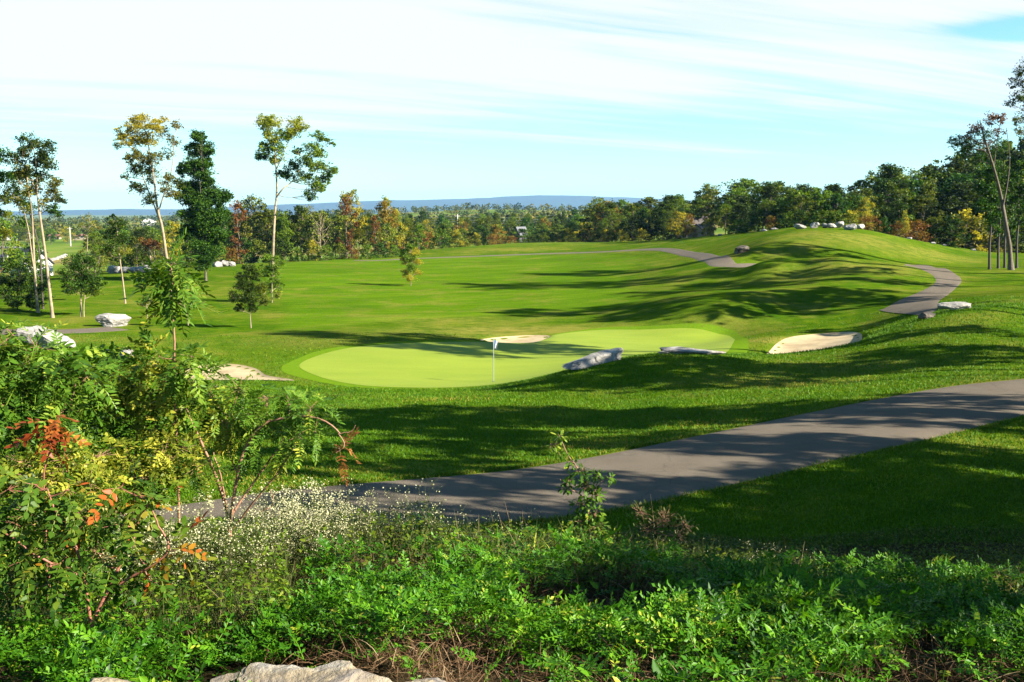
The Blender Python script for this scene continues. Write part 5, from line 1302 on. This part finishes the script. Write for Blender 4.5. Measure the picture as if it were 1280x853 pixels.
ASPOT = [  # u of centre, Y, variant, scale, label
    (345, 8.6, 0, 1.05, 'dense white aster clump left of the path end, nearest the arching shrub'), (375, 8.2, 0, 1.1, 'thick white aster clump in front of the dark path'), (402, 8.8, 1, 1.05, 'tall white aster clump rising before the path'), (432, 8.5, 0, 1.0, 'white aster clump at the right end of the bright patch'),
    (360, 7.6, 0, .9, 'lower white aster clump at the front of the bright patch'), (405, 7.7, 1, .85, 'white aster clump at front right of the bright patch'), (328, 8.0, 1, .9, 'white aster clump under the base of the arching shrub'),
    (470, 9.0, 2, .9, 'loose aster sprays left of the dark hummock'), (515, 8.9, 2, 1.1, 'thin aster sprays standing over the dark hummock'), (548, 8.6, 3, 1.0, 'sparse aster sprig right of the dark hummock'),
    (610, 9.2, 3, .9, 'sparse flowering weed before the middle of the path'), (655, 9.1, 3, .9, 'small flowering weed left of the middle sapling'),
    (830, 9.3, 2, .75, 'white aster tuft right of the middle sapling'), (875, 9.0, 3, .8, 'low aster tuft on the crest, right of the brown sedge'), (960, 9.2, 2, .7, 'aster tuft left of the broad-bladed plant'), (1010, 9.5, 3, .75, 'faint aster tuft behind the broad-bladed plant'),
    (120, 6.0, 1, .95, 'aster haze behind the rusty low shrub'), (165, 6.3, 1, 1.0, 'aster haze above the rusty low shrub'), (205, 6.5, 1, 1.05, 'aster spray left of the arching shrub'), (240, 6.7, 1, 1.0, 'bright asters just left of the arching stems'), (268, 6.5, 2, 1.0, 'asters at the foot of the arching stems'), (60, 6.0, 2, 1.1, 'scattered asters below the scarlet sprig'), (20, 6.0, 2, 1.1, 'scattered asters at the far left of the bank'), (305, 6.9, 1, .9, 'pale asters beneath the arching branch'),
]
for i, (u, Y, k, s, lab) in enumerate(ASPOT):
    x = (u - CU) / F * Y * 1.02; z = ground(x, Y)
    o = empty('aster', (x, Y, z - .02), lab, 'aster', 'white asters on the bank', i * 1.3); o.scale = (s, s, s * (1.0 if k != 3 else .9))
    link('stems', AST[k][0], o); tag(link('flowers', AST[k][1], o), kind='stuff')

# ------------------------------------------------------------------ shrubs on the bank
def shrub(label, name, cat, stems, clumps, temps, leafmats, stemmat, ln, seed, down=.25, group=None, var=.14, bias=0.0, foliage='foliage', more=1.0):
    """stems: [([(u, v, Y), ...], r0, r1)]; clumps: (u, v, Y, ru px, leaves, material, bias)"""
    r = np.random.default_rng(seed); sb, cb = MB(), MB(); A = []
    u0, v0, Y0 = stems[0][0][0]; base = P(u0, v0, Y0); base[2] = ground(base[0], base[1])
    for i, (pts, r0, r1) in enumerate(stems):
        w = np.array([P(*q) for q in pts])
        if i == 0: w = np.vstack([[base[0], base[1], base[2] - .05], w[1:]]) if len(w) > 2 else w
        w = smooth_poly(w, 18); w += np.cumsum(r.normal(size=w.shape) * .0025, axis=0)
        tube(sb, w, np.linspace(r0, r1, 18), 7); A.append(w)
    A = np.vstack(A)
    for u, v, Y, rp, nl, mi, bi in clumps:
        rad = rp * Y / F; c = P(u, v, Y); nl = int(nl * more)
        j = A[np.argmin(np.linalg.norm(A - c, axis=1))]
        if np.linalg.norm(j - c) > .04: tube(sb, curve(j, c, .08, 5, r), [.005, .004, .0035, .003, .002], 5)
        off = rand_dirs(nl, r) * (rad * r.uniform(.1, .95, nl) ** .7)[:, None] * np.array([1, .9, .8])
        pos = c + off
        d = unit(off / max(rad, 1e-3) + r.normal(size=(nl, 3)) * .45 + np.array([0, 0, -down]))
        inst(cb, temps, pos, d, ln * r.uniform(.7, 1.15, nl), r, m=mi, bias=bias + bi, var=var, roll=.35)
        for q in pos[::2]: tube(sb, np.array([c, q]), [.0022, .0012], 3, cap=False)
    o = empty(name, base, label, cat, group)
    link('stem', sb.mesh('stem', M[stemmat], smooth=True, off=base), o)
    link(foliage, cb.mesh(foliage, [M[q] for q in leafmats], off=base), o)
    return o
# the tall sprout with feathery leaves
shrub('tall thin sumac sprout with feathery crown rising against the trees', 'sumac_sprout', 'sumac', [([(224, 690, 7.2), (222, 600, 7.2), (220, 500, 7.1), (219, 440, 7.0), (218, 385, 7.0), (216, 345, 7.0), (214, 322, 7.0)], .011, .004), ([(219, 470, 7.0), (235, 452, 7.0), (250, 440, 6.9)], .004, .002)],
      [(214, 328, 7.0, 10, 13, 0, .05), (217, 345, 7.0, 12, 12, 0, 0), (218, 362, 7.0, 12, 9, 0, .05), (216, 384, 7.0, 6, 3, 1, .1), (222, 450, 7.0, 20, 9, 0, .1), (240, 446, 6.9, 16, 9, 0, .1), (200, 446, 7.0, 14, 6, 0, .1)],
      T_SUMAC, ['sumac', 'goldleaf'], 'brownstem', .29, 101, down=.10, more=1.6)
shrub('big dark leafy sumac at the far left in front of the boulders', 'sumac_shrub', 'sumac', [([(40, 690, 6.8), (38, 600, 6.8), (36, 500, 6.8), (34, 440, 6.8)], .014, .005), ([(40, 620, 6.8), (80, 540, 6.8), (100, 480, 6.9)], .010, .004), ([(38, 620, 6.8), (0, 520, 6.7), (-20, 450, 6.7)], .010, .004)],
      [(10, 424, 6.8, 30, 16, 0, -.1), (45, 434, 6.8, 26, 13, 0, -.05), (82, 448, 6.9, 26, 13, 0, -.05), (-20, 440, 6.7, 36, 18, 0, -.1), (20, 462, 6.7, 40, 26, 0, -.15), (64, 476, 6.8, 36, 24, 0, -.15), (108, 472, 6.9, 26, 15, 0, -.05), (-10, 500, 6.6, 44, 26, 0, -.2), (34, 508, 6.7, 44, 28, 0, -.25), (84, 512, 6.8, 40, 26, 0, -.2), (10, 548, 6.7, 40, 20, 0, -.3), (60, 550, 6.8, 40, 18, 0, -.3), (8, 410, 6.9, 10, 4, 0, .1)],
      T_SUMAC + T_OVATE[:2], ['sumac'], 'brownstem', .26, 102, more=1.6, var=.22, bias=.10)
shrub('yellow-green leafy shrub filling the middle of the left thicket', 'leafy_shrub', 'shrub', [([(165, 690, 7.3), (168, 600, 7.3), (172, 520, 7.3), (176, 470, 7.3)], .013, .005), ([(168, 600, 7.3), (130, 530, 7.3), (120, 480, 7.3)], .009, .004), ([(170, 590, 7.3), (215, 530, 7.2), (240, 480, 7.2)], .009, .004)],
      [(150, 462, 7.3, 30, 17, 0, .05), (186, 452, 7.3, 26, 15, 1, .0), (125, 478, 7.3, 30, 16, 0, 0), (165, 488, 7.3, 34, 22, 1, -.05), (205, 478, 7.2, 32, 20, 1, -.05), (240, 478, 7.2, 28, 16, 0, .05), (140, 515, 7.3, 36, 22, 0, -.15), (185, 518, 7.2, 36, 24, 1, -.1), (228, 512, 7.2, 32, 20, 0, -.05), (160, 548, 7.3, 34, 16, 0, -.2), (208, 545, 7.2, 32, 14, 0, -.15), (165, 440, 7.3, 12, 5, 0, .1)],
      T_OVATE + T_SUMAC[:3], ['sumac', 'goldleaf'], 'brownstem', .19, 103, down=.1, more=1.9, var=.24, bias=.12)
shrub('thorny shrub with one long arching bare branch over the path', 'thorny_shrub', 'shrub', [([(285, 700, 7.2), (286, 660, 7.2), (274, 612, 7.2), (258, 575, 7.15), (242, 540, 7.1), (228, 508, 7.1)], .016, .007),
       ([(286, 665, 7.2), (296, 600, 7.2), (306, 560, 7.2), (326, 532, 7.2), (356, 523, 7.2), (385, 521, 7.15), (410, 530, 7.1), (424, 543, 7.1)], .014, .005), ([(286, 650, 7.2), (318, 600, 7.3), (340, 565, 7.3), (352, 545, 7.3)], .010, .004), ([(284, 640, 7.2), (276, 590, 7.1), (268, 565, 7.1)], .009, .004),
       ([(290, 662, 7.2), (330, 615, 7.1), (360, 575, 7.1), (368, 560, 7.1)], .009, .003), ([(424, 543, 7.1), (440, 538, 7.1), (446, 532, 7.1)], .004, .0015), ([(424, 543, 7.1), (428, 556, 7.1), (420, 566, 7.1)], .005, .003), ([(300, 600, 7.2), (285, 560, 7.25), (282, 520, 7.3)], .007, .003), ([(326, 640, 7.1), (345, 632, 7.1), (340, 615, 7.1)], .004, .002), ([(385, 521, 7.15), (390, 512, 7.1)], .003, .001)],
      [(262, 492, 7.3, 28, 17, 0, .1), (300, 486, 7.3, 26, 14, 0, .05), (334, 498, 7.3, 26, 15, 0, -.05), (362, 502, 7.3, 22, 12, 0, -.05), (388, 510, 7.2, 16, 8, 0, .0), (312, 520, 7.3, 28, 17, 0, .05), (280, 528, 7.3, 28, 17, 1, .0), (344, 538, 7.3, 26, 14, 0, -.1), (372, 545, 7.2, 20, 10, 0, -.05), (395, 540, 7.2, 12, 5, 0, 0), (318, 556, 7.3, 24, 10, 0, -.1), (355, 572, 7.2, 12, 3, 1, .1), (255, 552, 7.2, 18, 6, 1, .0), (425, 562, 7.1, 5, 3, 2, 0)],
      T_SUMAC, ['sumac', 'goldleaf', 'russet'], 'brownstem', .21, 104, more=1.9, var=.2, bias=.08)
shrub('yellowing leafy bush low behind the scarlet sprig', 'leafy_shrub', 'shrub', [([(70, 680, 6.2), (70, 640, 6.2), (72, 590, 6.2)], .008, .003)],
      [(30, 580, 6.2, 30, 26, 0, 0), (80, 575, 6.2, 32, 28, 0, .1), (125, 570, 6.3, 30, 26, 0, .1), (55, 610, 6.1, 30, 22, 0, -.1), (110, 605, 6.1, 30, 22, 0, 0), (-5, 590, 6.1, 30, 22, 0, 0)],
      T_OVATE, ['goldleaf'], 'brownstem', .15, 111, var=.25, more=1.9)
shrub('rust-tinged leafy bush between the thicket and the asters', 'leafy_shrub', 'shrub', [([(190, 680, 6.9), (192, 640, 6.9), (195, 590, 6.9)], .008, .003)],
      [(160, 575, 6.9, 30, 26, 0, .0), (205, 568, 6.9, 32, 28, 0, .1), (245, 585, 6.9, 26, 20, 1, 0), (180, 600, 6.8, 28, 20, 1, -.1), (225, 560, 7.0, 26, 20, 0, .1)],
      T_OVATE + T_SUMAC[:3], ['goldleaf', 'ovate'], 'brownstem', .16, 112, var=.25, more=1.8)
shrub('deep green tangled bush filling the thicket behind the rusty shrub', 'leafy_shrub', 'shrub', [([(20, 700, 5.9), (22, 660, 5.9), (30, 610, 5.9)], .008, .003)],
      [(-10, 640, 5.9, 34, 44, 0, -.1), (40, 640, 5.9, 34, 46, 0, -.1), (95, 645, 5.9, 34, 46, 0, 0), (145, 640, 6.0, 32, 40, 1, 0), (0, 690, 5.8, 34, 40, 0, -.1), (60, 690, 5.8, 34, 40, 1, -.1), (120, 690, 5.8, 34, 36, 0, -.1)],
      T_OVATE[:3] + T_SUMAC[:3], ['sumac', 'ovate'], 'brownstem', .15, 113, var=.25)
shrub('scarlet and orange leaved sprig among green leaves', 'scarlet_sprig', 'sprig', [([(52, 680, 5.4), (55, 620, 5.4), (60, 575, 5.4), (70, 530, 5.4)], .006, .003)],
      [(74, 524, 5.4, 10, 5, 0, .25), (70, 532, 5.4, 14, 7, 0, .1), (62, 540, 5.4, 14, 6, 0, 0)],
      T_OVATE, ['scarlet'], 'redstem', .175, 105, down=.55, var=.2)
shrub('low shrub with oval green leaves turning orange on red stems', 'rusty_shrub', 'shrub', [([(120, 790, 5.0), (100, 700, 5.0), (70, 640, 5.0), (60, 610, 5.0)], .010, .004), ([(120, 770, 5.0), (160, 690, 5.1), (180, 640, 5.1), (190, 620, 5.1)], .010, .004), ([(100, 720, 5.0), (50, 700, 4.9), (10, 670, 4.9), (-20, 660, 4.9)], .008, .003), ([(150, 730, 5.0), (205, 690, 5.0), (190, 640, 5.0)], .008, .004)],
      [(10, 612, 5.0, 24, 5, 0, .1), (45, 606, 5.0, 24, 5, 0, .2), (85, 612, 5.0, 24, 6, 0, .1), (150, 610, 5.1, 24, 6, 0, .3), (180, 620, 5.1, 20, 5, 0, .35), (20, 655, 4.9, 30, 8, 0, .0), (65, 655, 5.0, 30, 9, 0, .1), (110, 650, 5.0, 30, 8, 0, .0), (150, 655, 5.0, 26, 7, 0, .05), (30, 700, 4.9, 30, 8, 0, -.05), (75, 705, 4.9, 28, 8, 0, .0), (130, 705, 5.0, 26, 6, 0, -.1), (180, 705, 5.0, 24, 6, 0, -.05), (215, 690, 5.0, 16, 5, 0, .35), (-20, 640, 4.9, 30, 8, 0, 0), (-20, 690, 4.9, 30, 7, 0, 0), (60, 730, 4.8, 18, 3, 0, -.1), (190, 728, 5.0, 16, 3, 0, -.1)],
      T_OVATE, ['ovate'], 'redstem', .19, 106, down=.35, var=.18, more=1.8, bias=-.08)
shrub('small dark leafy sapling standing alone before the path', 'sapling', 'sapling', [([(738, 690, 9.0), (736, 655, 9.0), (732, 620, 9.0), (724, 590, 9.0), (708, 568, 9.0), (697, 545, 9.0)], .010, .003), ([(734, 630, 9.0), (750, 605, 9.0), (764, 594, 9.0)], .005, .002), ([(734, 625, 9.0), (712, 610, 9.0), (702, 600, 9.0)], .005, .002)],
      [(700, 546, 9.0, 7, 26, 0, .2), (690, 556, 9.0, 7, 18, 0, .3), (698, 566, 9.0, 7, 14, 0, .2), (714, 578, 9.0, 9, 26, 0, 0), (728, 588, 9.0, 10, 40, 0, -.1), (745, 594, 9.0, 10, 40, 0, -.15), (762, 598, 9.0, 7, 26, 0, -.1), (712, 600, 9.0, 11, 50, 0, -.15), (732, 606, 9.0, 14, 80, 0, -.15), (706, 612, 9.0, 8, 26, 0, -.1), (745, 620, 9.0, 12, 60, 0, 0), (726, 630, 9.0, 13, 70, 0, -.05), (742, 642, 9.0, 13, 60, 0, .1), (724, 652, 9.0, 14, 60, 0, -.1), (748, 660, 9.0, 12, 50, 0, .05)],
      T_LEAF, ['sumac'], 'brownstem', .062, 107, down=.1, foliage='foliage')
shrub('brown dried sedge clump on the crest right of the sapling', 'dry_shrub', 'shrub', [([(820, 690, 9.1), (818, 670, 9.1), (815, 655, 9.1)], .006, .002)],
      [(800, 640, 9.1, 18, 90, 0, .1), (830, 650, 9.1, 22, 130, 0, 0), (855, 656, 9.1, 16, 70, 0, .0), (812, 662, 9.1, 22, 120, 0, -.1), (845, 670, 9.0, 20, 90, 0, -.1)],
      T_LEAF, ['weed'], 'brownstem', .045, 108, down=-.4)
shrub('dark bushy hummock on the crest before the path', 'low_bush', 'bush', [([(530, 700, 8.8), (530, 680, 8.8), (528, 660, 8.8)], .006, .002)],
      [(505, 660, 8.8, 20, 130, 0, -.3), (535, 655, 8.8, 24, 170, 0, -.35), (565, 668, 8.8, 22, 140, 0, -.35), (520, 680, 8.7, 24, 150, 0, -.3), (555, 685, 8.7, 22, 120, 0, -.3)],
      T_LEAF, ['vetch'], 'greenstem', .04, 109, down=-.1)
# grasses
def tuft(label, u, Y, n, ln, wd, seed, mat='vetch', dr=(.3, 1.0), spread=.05, el=(.7, 1.45), name='grass_tuft', cat='grass tuft', group='grass tufts on the bank', bias=.25, sc=1.0):
    r = np.random.default_rng(seed); x = (u - CU) / F * Y; z = ground(x, Y); mb = MB()
    p = np.stack([r.normal(0, spread, n), r.normal(0, spread, n), np.full(n, -.02)], -1)
    ribbons(mb, p, azdir(r.uniform(0, 2 * PI, n), r.uniform(*el, n)), ln * r.uniform(.6, 1.1, n), np.full(n, wd) * r.uniform(.7, 1.2, n), r.uniform(*dr, n), r, 7, rb=np.clip(.5 + bias + r.normal(size=n) * .15, 0, 1))
    o = link(name, mb.mesh(name, M[mat])); o.location = (x, Y, z)
    return tag(o, label, cat, group)
tuft('broad-bladed maize-like plant with drooping leaves on the crest', 1015, 8.4, 9, .55, .032, 3, dr=(.5, 1.1), spread=.012, name='maize_plant', cat='plant', group=None, el=(.9, 1.4))
for i, (u, Y, nn_, lab) in enumerate(((600, 7.9, 16, 'pale arching grass tuft left of the upright blade'), (632, 7.8, 20, 'grass tuft with long pale blades in the middle of the bank'), (680, 7.9, 22, 'widest arching grass tuft below the sapling'), (706, 8.0, 16, 'grass tuft just left below the sapling'), (1150, 8.3, 10, 'thin grass tuft at the shaded right of the bank'), (660, 8.1, 12, 'small grass tuft behind the long pale blades'), (905, 8.2, 10, 'thin grass tuft above the bright vetch'))):
    tuft(lab, u, Y, nn_, .48, .014, 20 + i, dr=(.3, 1.1), bias=.35)
for i, (u, Y, lab) in enumerate(((470, 9.3, 'single tall seed stalk left of the hummock'), (1012, 9.8, 'dry seed stalks on the right lawn edge'), (636, 9.4, 'brown seed stalks left of the sapling'), (658, 9.3, 'pair of brown seed stalks near the sapling'), (832, 9.4, 'pale wispy seed stalk above the dried sedge'), (795, 9.3, 'feathery brown seed heads beside the sapling'))):
    tuft(lab, u, Y, 5, .85 if i in (0, 4) else .6, .006, 40 + i, mat='straw', dr=(.02, .2), el=(1.25, 1.5), group='dry seed stalks on the bank', cat='seed stalk', name='seed_stalk', spread=.04)
# rocks at the very front
rock('cream and ochre limestone slab at the bottom edge of the picture', 352, 858, 3.95, (1.10, .75, .62), 201, 'nearrock', rz=.05, tilt=(.10, .02), sink=.0, sub=6, cuts=10, ncut=.8, z=P(352, 842, 3.95)[2] - .60, name='limestone_slab')
rock('small pale limestone piece left of the front slab', 128, 862, 4.0, (.34, .24, .22), 202, 'nearrock', rz=.3, sink=.0, sub=5, z=P(128, 845, 4.0)[2] - .20, name='limestone_piece')
rock('lichened stone fragment in straw right of the front slab', 520, 862, 3.95, (.42, .3, .22), 203, 'nearrock', rz=.7, sink=.0, sub=5, z=P(520, 850, 3.95)[2] - .22, name='limestone_piece')
finish_labels()
